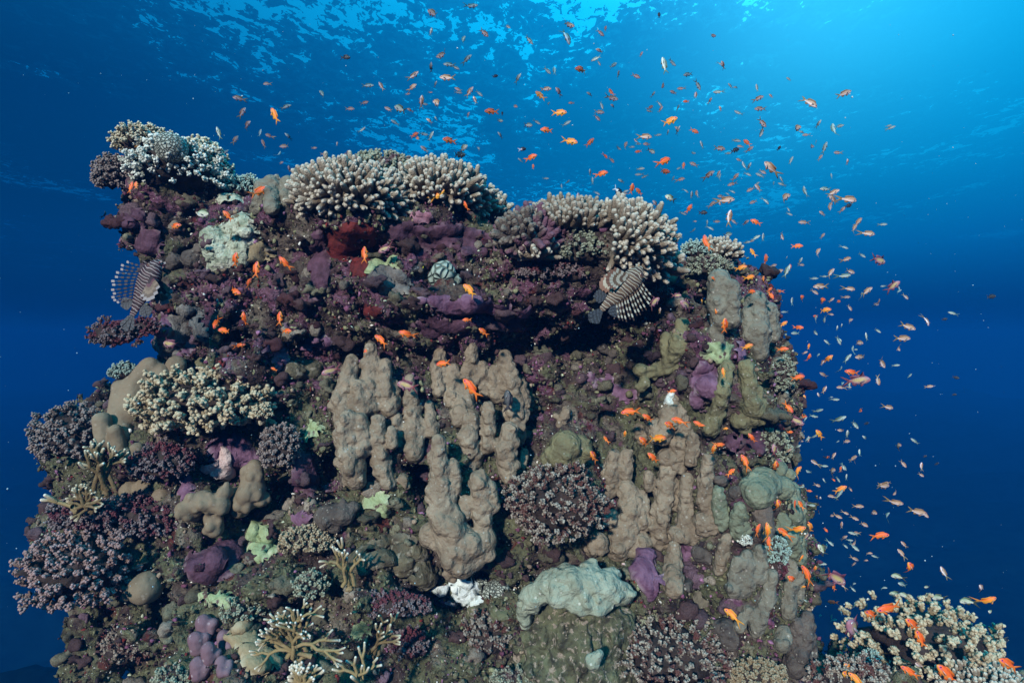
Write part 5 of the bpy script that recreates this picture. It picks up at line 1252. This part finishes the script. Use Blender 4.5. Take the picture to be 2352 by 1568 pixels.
region(2800, 900, .6376, """330 172 62 125 y;418 210 68 90 o;258 268 75 15 y;315 328 78 15 y;392 350 80 62 y;460 255 50 20 p;498 290 60 20 p;545 290 90 70 s;565 262 40 80 o;640 250 42 0 o;630 225 50 70 s;438 405 50 40 o;445 440 60 -60 o;497 415 54 180 o;
320 417 72 0 o;575 475 45 90 s;630 455 68 20 o;512 70 60 -50 p;735 170 66 50 p;610 132 66 0 o;545 205 20 90 s;715 335 50 0 s;818 300 70 55 p;780 322 40 0 s;945 292 70 -15 o;915 318 90 10 s;1060 52 92 -5 p;965 20 70 50 p;912 140 50 -20 s;
920 215 72 20 p;1120 220 120 -15 m;1018 190 50 -40 s;760 385 96 180 p;720 420 52 -40 p;945 400 74 -5 o;1045 415 84 38 p;1210 385 95 45 m;1250 395 40 -60 s;1292 450 46 -50 o;1107 497 46 0 o;758 472 80 10 o;825 470 40 45 p;867 478 42 0 o;
940 520 45 -60 p;785 532 76 5 y;820 560 36 -10 p;725 572 42 180 o;780 590 50 -80 s;530 545 46 180 s;525 620 55 40 y;617 643 62 0 o;598 678 68 180 s;720 672 55 -40 s;862 645 34 85 s;890 630 26 85 s;870 725 60 -70 s;885 720 30 -60 s;
797 735 50 140 s;995 737 80 -5 p;1045 700 60 110 s;975 780 34 0 s;1115 662 48 -35 s;1305 637 98 -22 p;1270 710 110 0 p;1240 770 62 -40 p;1430 600 74 -70 p;1535 590 36 10 d;683 760 40 80 y;660 800 36 30 o;687 830 54 80 o;740 815 40 30 s;
805 840 70 50 y;925 835 70 55 s;885 905 46 70 s;1010 828 84 180 p;1140 865 86 -48 p;955 925 86 165 o;985 975 150 8 m;880 1017 54 180 p;935 1015 30 0 o;1115 975 66 -75 o;615 955 90 12 o;520 778 70 5 o;575 785 45 0 s;775 940 54 140 p;
650 1028 40 130 s;695 1020 22 90 o;655 1082 40 80 y;742 1065 32 90 o;822 1078 26 0 s;545 1048 36 -20 s;555 1145 85 -50 o;530 1200 62 35 y;600 1225 110 -30 m;640 1198 70 -5 o;660 1215 40 50 s;715 1198 62 -10 s;745 1165 60 25 s;515 1225 60 0 p;
565 1298 46 0 o;750 1312 80 130 y;635 1355 36 0 p;615 1390 45 45 s;675 1340 45 40 s;865 1357 30 20 s;917 1355 60 0 p;925 1310 60 100 s;875 1220 90 35 s;970 1250 80 -45 s;1045 1243 40 10 d;1000 1158 56 -25 o;1185 1143 78 -10 p;1437 1012 50 10 p;
1235 1382 84 0 o;800 1455 36 0 o;715 1487 60 145 p;780 1510 46 0 s;820 1540 90 5 p;963 1460 60 30 p;905 1515 50 -70 s;883 1530 40 90 o;610 1540 80 45 y;685 1548 46 170 s;1387 1510 50 80 p;1412 1450 26 30 d;1485 1497 36 20 d;1605 955 40 -20 d;
1595 1062 30 0 d;1825 448 60 5 d;85 335 40 150 o;115 553 76 130 o;155 630 100 95 o;298 762 82 20 y;148 925 70 90 y;325 1335 72 120 o;285 1480 100 120 o;477 1515 90 100 o;160 1275 40 0 y;88 1410 80 88 y;130 1378 60 0 o;10 1255 40 0 o;
465 1410 80 90 m;40 115 120 100 o;15 480 36 120 y;175 60 60 15 g;325 100 36 20 o;350 80 60 30 s;395 75 50 90 s;295 108 50 10 s;70 20 50 -30 s;560 1415 50 40 p""")
region(2500, 1800, .6786, """165 45 90 135 o;848 195 75 95 y;910 330 100 110 o;998 325 70 70 o;1035 320 60 120 o;625 128 60 50 o;780 465 80 60 o;850 475 100 100 y;848 545 80 85 o;825 465 60 60 y;930 480 90 145 o;1020 470 100 25 y;1090 455 90 115 y;1068 510 50 50 p;
1040 635 50 50 y;1075 730 110 115 o;1123 700 50 100 y;990 765 90 140 o;1050 803 36 0 y;630 965 110 145 y;1160 585 76 120 g;1215 550 50 -40 s;1190 570 40 90 s;1190 42 30 10 d;1345 48 60 30 p;1085 128 40 150 s;1272 105 34 90 o;1288 100 40 -70 s;
1305 155 36 90 s;1175 95 36 0 s;1173 177 30 120 s;1230 175 26 -40 o;1138 208 44 -20 p;1085 240 34 0 o;1040 218 40 20 s;1270 230 80 35 y;1215 270 50 170 p;1262 262 80 50 s;1330 230 30 -60 p;1525 208 100 -5 p;1100 325 50 0 s;1375 330 66 0 p;
1598 310 90 -5 p;1460 362 70 -25 p;1538 385 70 30 s;1725 362 110 -12 p;1770 380 50 -40 p;1305 372 40 -20 p;1215 383 40 -20 p;1255 390 50 -20 p;1355 402 50 -20 p;1408 435 60 -30 p;1278 440 46 95 p;1185 470 34 -50 o;1500 500 100 10 o;
1292 515 46 40 o;1325 530 40 0 s;1300 565 40 -40 s;1355 575 60 -35 s;1440 605 36 0 p;1355 640 50 -20 p;1420 648 30 0 p;1350 670 40 20 o;1645 555 50 130 p;1630 605 60 130 p;1690 700 110 120 o;1878 720 70 100 o;1160 668 56 0 s;1235 745 160 -35 m;
1210 745 60 95 o;1230 805 60 120 o;1280 790 50 130 o;1345 785 40 0 s;1345 820 40 -40 s;1605 740 70 180 g;1635 790 80 155 s;1600 852 86 165 g;1650 855 60 160 g;1845 865 84 180 g;2010 885 90 180 g;1780 805 36 180 g;1525 808 40 0 s;
2105 815 80 130 o;2140 890 110 30 y;2160 955 50 150 g;2215 1070 86 160 g;2200 1105 90 170 g;2235 1120 66 0 d;1225 895 60 180 o;1430 885 40 90 g;1355 920 50 70 g;1070 890 34 145 s;1145 970 44 -20 s;1350 1060 220 130 m;1425 930 60 70 o;
1455 970 120 150 o;1560 932 160 190 o;1700 1030 130 140 o;1740 1110 120 115 o;1220 1310 150 125 o;1320 1280 80 140 y;1310 1320 100 150 y;1365 1350 110 140 y;1680 1305 110 150 o;1740 1265 90 150 o;1900 1320 170 135 o;2260 1260 150 150 o;
1215 985 40 60 o;1230 1000 50 0 s;1250 1045 50 40 s;1275 955 34 90 s""")
region(0, 0, .8707, """615 615 50 70 y;655 660 85 60 y;755 635 55 30 y;545 745 80 60 o;575 800 55 65 o;560 840 55 80 o;600 860 60 80 o;625 850 40 100 o;1190 880 90 35 o;2012 895 80 35 y;2138 945 50 105 o;1045 990 60 130 o;975 1015 40 30 o;945 982 84 180 g;
485 985 40 110 d;1098 452 62 170 p;1112 518 60 55 p;1132 573 56 35 p;1262 530 80 115 y;1312 490 56 20 s;1225 385 40 180 p;1005 612 62 105 s;1080 643 50 60 p;1232 623 40 150 p;1210 660 50 115 p;1195 612 40 80 s;1308 673 50 180 p;1325 626 40 140 s;
1283 710 40 80 s;1035 700 40 50 s;1327 775 30 90 p;1443 680 30 0 p;1290 748 30 10 p;1490 708 36 0 p;1548 660 24 90 p;1483 432 60 135 s;1587 262 46 0 d;1608 500 44 0 p;1675 473 40 20 p;1665 597 40 40 s;1690 393 60 0 s;1752 396 44 120 p;
1785 503 44 150 p;1815 563 44 150 s;1838 500 65 150 g;1882 505 30 150 p;1873 432 26 0 p;1978 425 20 0 p;1900 348 60 30 p;1895 400 50 40 p;1935 465 60 80 p;1948 478 36 0 s;2015 475 75 145 p;2055 358 75 175 p;1980 145 46 80 s;1990 62 75 140 p;
2125 185 55 60 s;2225 152 56 -45 p;2165 30 66 10 s;2330 120 40 -40 s;2032 255 66 180 p;2065 297 60 180 s;2095 312 40 -30 s;2145 270 60 40 s;1980 310 44 85 s;2000 385 30 60 s;2105 425 40 0 s;2105 412 40 150 p;2157 422 56 50 p;2182 460 40 110 p;
2202 430 44 -40 s;2275 350 30 20 d;2258 512 68 180 o;2297 555 30 0 g;2308 520 20 90 d;2150 527 26 60 p;1972 555 36 140 p;2003 545 24 120 s;1905 620 44 30 o;1945 617 46 0 s;1918 640 36 90 o;1980 625 50 60 s;2065 645 66 175 o;1950 685 44 145 p;
2128 680 50 30 g;2110 712 60 10 d;2203 685 34 130 s;2298 620 36 130 s""")
region(1000, 500, .6377, """215 865 110 130 o;40 905 110 85 o;720 810 100 90 o;850 775 110 205 m;1380 1035 120 140 y;1360 1222 60 180 o;1465 1298 80 140 o;980 1312 110 160 o;825 1348 110 145 o;230 1292 80 0 o;188 1210 90 85 o;150 1530 44 150 o;510 1540 130 200 m;
1210 1495 100 190 o;730 1440 80 95 o;640 1265 26 150 s;1030 905 80 15 d""")
region(0, 400, .6377, """1475 1000 100 75 o;1558 1150 80 70 o;1468 1200 100 -20 o;1357 1395 90 -110 o;1410 1445 100 175 o;1525 1370 90 85 o;1505 1537 70 10 o;1095 790 90 10 o;1065 1530 120 175 m""")
region(1000, 1300, .7013, """900 345 140 170 m;1262 360 150 130 o;1470 430 130 92 d""")
region(1900, 700, .6377, """1120 800 100 40 m;1330 820 120 150 m;1265 755 60 0 m;1160 850 40 90 p;1235 1355 60 10 o""")
region(1900, 1500, .7852, """790 185 100 190 o;880 218 70 145 o;1035 230 80 165 o;995 255 80 155 o;1140 250 60 150 o;930 320 100 -3 y;862 340 80 135 o;605 415 80 120 o;765 300 40 90 y;665 325 40 120 o;1245 355 60 5 o""")

_r = random.Random(21)
for _i in range(95):
    while True:
        u_ = _r.gauss(1640, 260); v_ = _r.gauss(430, 190) if _i % 3 else _r.gauss(1000, 240)
        if _i % 3 == 0: u_ = _r.gauss(1960, 90)
        if 1000 < u_ < 2200 and 40 < v_ < 1350 and BVH.ray_cast(Vector((0, 0, 0)), P(u_, v_, 1).normalized())[0] is None: break
    FISH.append(('s' if _r.random() < .6 else 'p', u_, v_, _r.uniform(13, 22), _r.choice([10, 30, 60, 80, 120, 150, 175, 200, -30, -60]) + _r.uniform(-12, 12)))
for a_ in [(1580, 640, 'the isolated column top'), (350, 880, 'the striped lionfish'), (330, 640, 'the striped lionfish'), (1430, 670, 'the spotted lionfish'), (820, 690, 'the black cleft'), (640, 660, 'the maroon wall'), (560, 740, 'the dark wall below the greenish-white slope'), (1100, 760, 'the plum wall'), (1350, 850, 'the dark recess')]: land(*a_)

def heading(a):
    a = (a + 360) % 360
    if a <= 22 or a >= 338: return 'heading right'
    if a < 68: return 'climbing right'
    if a <= 112: return 'nose up'
    if a < 158: return 'climbing left'
    if a <= 202: return 'heading left'
    if a < 248: return 'diving left'
    if a <= 292: return 'nose down'
    return 'diving right'

frnd = random.Random(5)
made = []
for (k, u, v, L, a) in FISH:
    if k == 'o' and L < 36 and (u > 1840 or v < 560) and u > 1150 and frnd.random() < .5: k = 'p'
    over = BVH.ray_cast(Vector((0, 0, 0)), P(u, v, 1).normalized())[0]
    real = {'m': .135, 'g': .095, 'b': .08, 'd': .085}.get(k, .095) * frnd.uniform(.85, 1.15)
    if over is not None:
        hd = dep(u, v, 8) - frnd.uniform(.16, .34)
        hd = min(hd, 3.0)
    else:
        hd = min(6.5, max(2.3, real * FPX / L))
    length = L * hd / FPX
    yaw = frnd.uniform(-.45, .45)
    length /= math.cos(yaw) ** .7 * 1.06
    ca, sa = math.cos(R(a)), math.sin(R(a))
    f = Vector((ca * math.cos(yaw), math.sin(yaw), sa * math.cos(yaw)))
    upv = Vector((0, -0.15, 1)) if abs(ca) > .2 else Vector((-1 if frnd.random() < .5 else 1, -.2, .3))
    if ca < 0: pass
    z = (upv - f * upv.dot(f)).normalized(); y = z.cross(f)
    M4 = Matrix((f, y, z)).transposed().to_4x4()
    bend = frnd.choice([0, 0, .45, -.45, .9, -.9]) if L < 45 else frnd.choice([0, .3, -.3])
    me = fish_meshes(k, bend)
    nm, cat, word = NAMES[k]
    loc = P(u, v, hd)
    S = Matrix.Diagonal((length, length, length, 1))
    if L > 25:
        o = bpy.data.objects.new(nm, None); o.empty_display_size = .1; COL.objects.link(o)
        for part in ('body', 'tail_fin', 'dorsal_fin', 'anal_fin', 'pelvic_fin', 'pectoral_fin', 'eye'):
            for md in me[part]:
                c_ = bpy.data.objects.new(part, md); COL.objects.link(c_); c_.parent = o
    else:
        o = bpy.data.objects.new(nm, me['whole']); COL.objects.link(o)
    o.matrix_world = Matrix.Translation(loc) @ M4 @ S
    if over is not None or (1500 < u < 1850 and v > 560) or v > 1380:
        lu, lv, ph = min(LAND, key=lambda q: (q[0] - u) ** 2 + (q[1] - v) ** 2)
        side = 'over' if abs(lu - u) < 45 and abs(lv - v) < 45 else 'beside' if abs(lu - u) > abs(lv - v) else ('above' if v < lv else 'below')
        place = side + ' ' + ph
    elif u > 1800: place = 'in open water beside the reef'
    elif v < 330: place = 'near the bright water surface'
    elif u < 1130: place = 'above the finger corals'
    else: place = 'above the second mound'
    size = '' if L < 34 else 'big ' if L > 60 else ''
    if k == 'm' and L < 70: size = ''
    made.append([o, k, f'{size}{word} fish {heading(a)} {place}', u, v, cat])
grp = {}
for r in made: grp.setdefault(r[2], []).append(r)
ORD = ['', 'second', 'third', 'fourth', 'fifth', 'sixth', 'seventh', 'eighth', 'ninth', 'tenth', 'eleventh', 'twelfth']
for lb, rows in grp.items():
    rows.sort(key=lambda r: r[3])
    n = len(rows)
    for i, r in enumerate(rows):
        if n == 1: t_ = lb
        elif i == 0: t_ = 'leftmost ' + lb
        elif i == n - 1: t_ = 'rightmost ' + lb
        else: t_ = (ORD[i + 1] if i + 1 < len(ORD) else str(i + 1) + 'th') + ' from left, ' + lb
        wds = t_.split()
        if len(wds) > 16: print('long label', t_)
        meta(r[0], t_, r[5], {'o': 'orange fish round the reef', 'y': 'orange fish round the reef', 'p': 'pink fish schooling in open water', 's': 'slim silvery fish schooling in open water',
                             'g': 'silver-green fish', 'd': 'dark fish', 'b': 'black and white fish', 'm': 'larger purple fish'}[r[1]])
print('fish', len(made))

# ------------------------------------------------------------------ lionfish
def lion_mats(name, dark, mid, pale, sc=18.0, k=1.0):
    m, t, b, p = principled(name, .6, .35)
    sep = t.n('ShaderNodeSeparateXYZ'); t.set(sep.inputs[0], p)
    wob = t.noise(p, 7, 2, .5)
    x = t.math('ADD', sep.outputs[0], t.math('MULTIPLY', t.math('SUBTRACT', wob, .5), .09))
    x = t.math('ADD', x, t.math('MULTIPLY', sep.outputs[2], -0.16))
    s = t.math('SINE', t.math('MULTIPLY', x, sc * 6.283))
    s2 = t.math('SINE', t.math('MULTIPLY', x, sc * 6.283 * .5))
    base = t.mix(t.maprange(s2, -.5, .5), (*dark, 1), (*mid, 1))
    c = t.mix(t.maprange(s, .72, .93), base, (*pale, 1))
    t.set(b.inputs['Base Color'], c)
    bump(t, b, t.noise(p, 60, 3, .6), .3, .004)
    m2, t, b, p = principled(name + '_fin', .6, .35)
    at = t.n('ShaderNodeAttribute', _attribute_name='Col'); t.set(b.inputs['Base Color'], at.outputs['Color'])
    return m, m2

def lionfish(label, u, v, d, length, ang, dark, mid, pale, flip=1, back=1, phrase=None, sc=18, tilt=.25, pect=1.0, pang=0):
    """head towards local +x, back towards local +z; fins fan out as separate spines with webs"""
    body_m, fin_m = lion_mats('lionfish_skin_' + ('dark' if back > 0 else 'sandy'), dark, mid, pale, sc)
    root = empty('lionfish', P(u, v, d)); meta(root, label, 'lionfish')
    xs = np.array([0, .02, .05, .10, .16, .24, .34, .46, .58, .68, .75, .80])
    hp = np.array([.025, .055, .075, .105, .130, .142, .138, .118, .088, .060, .045, .044])
    zc = np.array([-.01, .0, .005, .012, .018, .02, .015, .01, .006, 0, 0, 0])
    wp = np.array([.02, .04, .052, .068, .076, .074, .066, .052, .036, .022, .014, .009])
    ns = 20; th = np.arange(ns) * 2 * math.pi / ns
    Z = zc[:, None] + hp[:, None] * np.sin(th); Y = wp[:, None] * np.cos(th); X = np.repeat(xs[:, None], ns, 1)
    V = np.stack([X, Y, Z], -1).reshape(-1, 3)
    i = np.arange(len(xs) - 1)[:, None] * ns; j = np.arange(ns)[None]; j2 = (j + 1) % ns
    Q = np.stack([i + j, i + ns + j, i + ns + j2, i + j2], -1).reshape(-1, 4)
    V = np.vstack([V, [[-.01, 0, -.01], [.81, 0, 0]]]); n0 = len(V) - 2
    T = np.array([[n0, a, (a + 1) % ns] for a in range(ns)] + [[n0 + 1, (len(xs) - 1) * ns + (a + 1) % ns, (len(xs) - 1) * ns + a] for a in range(ns)])
    fixv = lambda A: (np.asarray(A, float) * (-1, 1, 1) + (.4, 0, 0)) * length
    me = mesh_np('body', fixv(V) / length, [T[:, ::-1], Q[:, ::-1]], body_m)
    def put(nm, me_, par=root):
        o = link(nm, me_, par); return o
    body = put('body', me)
    # smoothen by a subdivision that stays live
    sb = body.modifiers.new('round', 'SUBSURF'); sb.levels = 1; sb.render_levels = 2
    D_, P_, Mi = np.array(dark), np.array(pale), np.array(mid)
    def spine(nm, base, dirv, ln, prof, cols, wdt, curl=0.0, mat=None, thick=.003, side=None):
        """a spine with its web: prof gives the width and cols the colour of each band from root to tip"""
        b0 = np.array(base, float); dv = np.array(dirv, float); dv /= np.linalg.norm(dv)
        wv = np.cross(dv, [0, 1, 0] if side is None else side); wv /= np.linalg.norm(wv) + 1e-9
        yv = np.cross(wv, dv)
        n = len(prof); V_, C_, F_ = [], [], []
        for q in range(n):
            for e_, t_ in enumerate((q / n, (q + 1) / n)):
                pnt = b0 + dv * ln * t_ + wv * curl * t_ * t_
                ww = wdt * prof[q]
                for s_, oy in ((-.5, -thick), (.5, -thick * .5), (.5, thick * .5), (-.5, thick)): V_.append(pnt + wv * ww * s_ + yv * oy); C_.append(cols[q])
            k0 = q * 8
            for e in range(4): F_.append([k0 + e, k0 + (e + 1) % 4, k0 + 4 + (e + 1) % 4, k0 + 4 + e])
            F_ += [[k0 + 3, k0 + 2, k0 + 1, k0], [k0 + 4, k0 + 5, k0 + 6, k0 + 7]]
        put(nm, mesh_np(nm, fixv(V_) / length, np.array(F_), mat or fin_m, False, np.array(C_, dtype=np.float32)))
    darkfish = back > 0
    for q in range(12):
        t_ = q / 11
        x = .15 + .44 * t_
        z = float(np.interp(x, xs, zc + hp)) - .012
        ln = (.16 + .16 * math.sin(math.pi * (.15 + .70 * t_))) * rnd.uniform(.9, 1.1)
        if darkfish: prof, cols = [.18, .9, .16, 1.0, .14, .9, .12, 1.2], [D_, D_ * .5, D_, D_ * .5, D_ * 2, D_ * .6, P_ * .6, P_ * .75]
        else: prof, cols = [.8, .8, .7, .8, .7, .8, .6], [Mi, P_ * .8, Mi * .6, P_ * .8, Mi * .6, P_ * .9, D_]
        spine('dorsal_spine', (x, rnd.uniform(-.006, .006), z), (.25 + .75 * t_, rnd.uniform(-.12, .12), 1.0), ln, prof, cols, .026, .03)
    for s in (-1, 1):
        nr_ = 6 if darkfish else 8
        for q in range(nr_):
            t_ = q / (nr_ - 1)
            an = R(-8 - 76 * t_ + pang) if darkfish else R(-12 - 50 * t_ + pang)
            dvv = (math.sin(-an) * .0 + math.cos(an) * .35 + .55 * t_ * 0 + (.15 + .85 * t_), s * (.42 - .15 * t_), -1.0 * (1 - .55 * t_))
            if darkfish: prof, cols = [.35, .55, .75, .9, 1.0, 1.05, .95], [D_, D_ * 1.4, Mi * 2.2, np.array([.13, .09, .06]), np.array([.18, .13, .09]), np.array([.10, .07, .05]), P_ * .75]
            else: prof, cols = [.4, .55, .7, .8, .9, 1.0, .9], [Mi, P_ * .8, Mi * .8, P_ * .85, Mi, P_ * .8, np.array([.16, .08, .05])]
            spine('pectoral_ray', (.23 + .03 * t_, s * .062, -.03 - .01 * q / nr_), dvv, (.27 + .09 * math.sin(math.pi * t_)) * pect, prof, cols, .062, .05 * t_, side=(0, 1, 0))
        spine('pelvic_fin', (.30, s * .03, -.10), (.55, s * .25, -1), .20, [.5, .8, 1, 1, .9, .6], [D_, Mi, D_, Mi, D_, P_ * .6], .05)
    def soft(nm, base, a0, a1, ln, n_, dot):
        for q in range(n_):
            an = R(a0 + (a1 - a0) * q / (n_ - 1))
            cc = [np.array([.035, .045, .055]) * (1.0 if (k_ + q) % 2 else dot) for k_ in range(9)]
            spine(nm, base, (math.cos(an), rnd.uniform(-.04, .04), math.sin(an)), ln * (1 - .18 * abs(2 * q / (n_ - 1) - 1)), [.5, .6, .75, .9, 1, 1.1, 1.2, 1.2, 1.1], cc, .026, .0, thick=.0016)
    soft('tail_fin_ray', (.76, 0, 0), -24, 24, .27, 9, .35)
    soft('soft_dorsal_ray', (.60, 0, .045), 18, 74, .21, 7, .35)
    soft('anal_fin_ray', (.60, 0, -.045), -18, -76, .21, 7, .35)
    for s in (-1, 1):
        bv, bf = ICO2; vv = bv * .020 * np.array([1, .6, 1]) + np.array([.105, s * .058, .055])
        rr = np.sqrt(bv[:, 0] ** 2 + bv[:, 2] ** 2); c_ = np.where((rr < .55)[:, None], np.array([[.004, .004, .006]]), np.array([[.30, .14, .08]]))
        put('eye', mesh_np('eye', fixv(vv) / length, bf, EYE, True, c_.astype(np.float32)))
        spine('head_tentacle', (.10, s * .045, .075), (-.2, s * .2, 1), .08, [.5, 1, .6, 1.2], [D_, D_ * 1.5, P_ * .4, D_], .022)
        spine('chin_flap', (.03, s * .03, -.04), (-.6, s * .3, -.6), .05, [1, 1.3], [Mi * 3, P_ * .8], .022)
    f = Vector((math.cos(R(ang)), 0, math.sin(R(ang)))) ; f = (f + Vector((0, tilt, 0))).normalized()
    side_up = Vector((-f.z, 0, f.x)) * flip      # the back points to the chosen side of the body's axis
    z = (side_up - f * side_up.dot(f)).normalized(); y = z.cross(f)
    root.matrix_world = Matrix.Translation(P(u, v, d)) @ Matrix((f, y, z)).transposed().to_4x4() @ Matrix.Diagonal((length,) * 3 + (1,))
    if phrase: land(u, v, phrase)
    return root
lionfish('dark lionfish with fine white stripes hanging head up against the pinnacle', 334, 660, 2.72, .36, 68, (.016, .007, .010), (.040, .014, .018), (.32, .28, .27), flip=1, tilt=.1, sc=25, pang=8)
lionfish('brown and cream banded lionfish hanging head up under the tip of the second mound', 1428, 662, 2.62, .35, 46, (.05, .028, .018), (.12, .078, .045), (.40, .39, .31), flip=-1, back=-1, tilt=.15, sc=24, pang=4)

# ------------------------------------------------------------------ drifting specks
sn = Soup()
nn_ = 650
pp = np.stack([rs.uniform(-3.2, 3.6, nn_), rs.uniform(1.2, 4.5, nn_), rs.uniform(-1.6, 1.9, nn_)], 1); pp[:, 0] *= pp[:, 1] / 3.4; pp[:, 2] *= pp[:, 1] / 3.4
sn.balls(pp, 0.0008 + 0.0018 * rs.rand(nn_) ** 4, np.tile(np.array([[.5, .6, .6]]), (nn_, 1)), 0)
SM, _t2, _b2, _p2 = principled('drifting_specks', .6, .3); _b2.inputs['Base Color'].default_value = (.35, .5, .55, 1)
o = sn.build('drifting_specks', SM); meta(o, kind='stuff')
# ------------------------------------------------------------------ the crust of small growth that nobody could count
def growth():
    n = 60000
    vis = (ROCKN * (ROCKV / np.linalg.norm(ROCKV, axis=1, keepdims=True))).sum(1) < 0.25
    idx = np.where(vis & (ROCKV[:, 2] > -2.1))[0]
    dens = 0.5 + 0.5 * fbm(ROCKV[idx], 2.6, 77, 3)
    pr = np.clip(dens * 1.4, 0.08, 1); pr /= pr.sum()
    pick = rs.choice(idx, n, p=pr)
    c = ROCKV[pick] + rs.randn(n, 3) * 0.006; nr = ROCKN[pick]
    r = 0.003 + 0.010 * rs.rand(n) ** 3.2
    c = c + nr * (r * 0.5)[:, None]
    pal = np.array([[.05, .026, .026], [.12, .045, .08], [.22, .11, .19], [.085, .08, .045], [.17, .18, .10], [.30, .34, .24], [.55, .54, .48], [.35, .27, .26], [.13, .02, .018], [.03, .02, .022], [.22, .17, .12], [.40, .42, .36]])
    key = fbm(c, 3.3, 91, 3); key2 = fbm(c, 9, 92, 2)
    z = c[:, 2]
    w = np.stack([np.full(n, 1.4), 0.8 + 1.4 * (key > .2), .25 + 1.0 * (key > .3) * (key2 > 0), 1.5 + 1.8 * (key < .1) * (z < 0), .8 + 1.8 * (key < -.1), .3 + .9 * (key2 > .35), np.full(n, .34) + .8 * (key2 < -.45),
                  np.full(n, .5), .3 + 1.4 * (key2 > .4) * (key > 0), np.full(n, 1.3), np.full(n, .8), np.full(n, .22)], 1)
    w /= w.sum(1, keepdims=True); cw = np.cumsum(w, 1); ch = (rs.rand(n, 1) > cw).sum(1).clip(0, 11)
    r = np.where(np.isin(ch, [5, 6, 7, 11]), r * .62, r)
    col = pal[ch] * rs.uniform(.7, 1.6, (n, 1))
    s = Soup()
    sq = rs.uniform(.55, 1.5, (n, 3))
    s.balls(c, r, col, 0, squash=sq, jit=0.34)
    # bigger knobs, ledges and broken plates
    n2 = 1100
    uv = np.stack([ROCKV[idx, 0] / ROCKV[idx, 1] * FPX + 1176, 784 - ROCKV[idx, 2] / ROCKV[idx, 1] * FPX], 1)
    free = np.ones(len(idx), bool)
    for (cu, cv, cru, crv) in COVER: free &= ((uv[:, 0] - cu) / (cru + 8)) ** 2 + ((uv[:, 1] - cv) / (crv + 8)) ** 2 > 1
    pick = rs.choice(idx[free], n2)
    c = ROCKV[pick]; nr = ROCKN[pick]; r = 0.012 + 0.042 * rs.rand(n2) ** 3
    key = fbm(c, 3.3, 91, 3); zz = c[:, 2]
    pal2 = np.array([[.045, .026, .026], [.065, .042, .048], [.10, .065, .085], [.08, .075, .05], [.12, .12, .08], [.16, .14, .11], [.04, .015, .017]])
    w = np.stack([np.full(n2, 1.2), .5 + (key > .2), .1 + 0.6 * (key > .3), 1.2 * (zz < 0) + .3, .8 * (zz < -.2) + .2, .8 * (key < 0), .6 * (zz > -.3)], 1)
    w /= w.sum(1, keepdims=True); ch = (rs.rand(n2, 1) > np.cumsum(w, 1)).sum(1).clip(0, 6)
    col2 = pal2[ch] * rs.uniform(.7, 1.5, (n2, 1))
    bv, bf = ICO2
    base = bv[None] * np.stack([rs.uniform(.7, 1.5, n2), rs.uniform(.6, 1.2, n2), rs.uniform(.35, .95, n2)], 1)[:, None, :] * r[:, None, None]
    Vm = (base + (c + nr * (r * 0.25)[:, None])[:, None, :]).reshape(-1, 3)
    Vm = Vm + (np.repeat(bv[None], n2, 0).reshape(-1, 3)) * ((0.028 * fbm(Vm, 26, 12, 3)) + 0.013 * fbm(Vm, 75, 13, 2))[:, None]
    s.add(Vm, (bf[None] + (np.arange(n2) * len(bv))[:, None, None]).reshape(-1, 3), np.repeat(col2, len(bv), 0))
    m, t, b, p = principled('small_growth', .85, .25)
    at = t.n('ShaderNodeAttribute', _attribute_name='Col'); nz = t.noise(p, 130, 3, .7)
    t.set(b.inputs['Base Color'], t.mix(1.0, at.outputs['Color'], t.ramp(nz, [(.3, (.45,) * 3), (.7, (1.5,) * 3)]), 'MULTIPLY'))
    bump(t, b, nz, .8, .006)
    o = s.build('encrusting_growth', m); meta(o, kind='stuff')
growth()
# ------------------------------------------------------------------ the water's own veil
def haze():
    m, t = mat_new('haze')
    v = t.n('ShaderNodeVolumePrincipled')
    v.inputs['Color'].default_value = (0.003, 0.12, 0.38, 1)
    v.inputs['Density'].default_value = HAZE
    o = t.n('ShaderNodeOutputMaterial'); t.t.links.new(v.outputs[0], o.inputs['Volume'])
    x0, x1, y0, y1, z0, z1 = -125, 125, -3.0, 155, -16, SURF_Z + 0.3
    V = [(x, y, z) for x in (x0, x1) for y in (y0, y1) for z in (z0, z1)]
    F = [[0, 1, 3, 2], [4, 6, 7, 5], [0, 4, 5, 1], [2, 3, 7, 6], [0, 2, 6, 4], [1, 5, 7, 3]]
    ob = link('haze', mesh_np('haze', V, F, m, False)); meta(ob, kind='stuff')
HAZE = 0.014
haze()
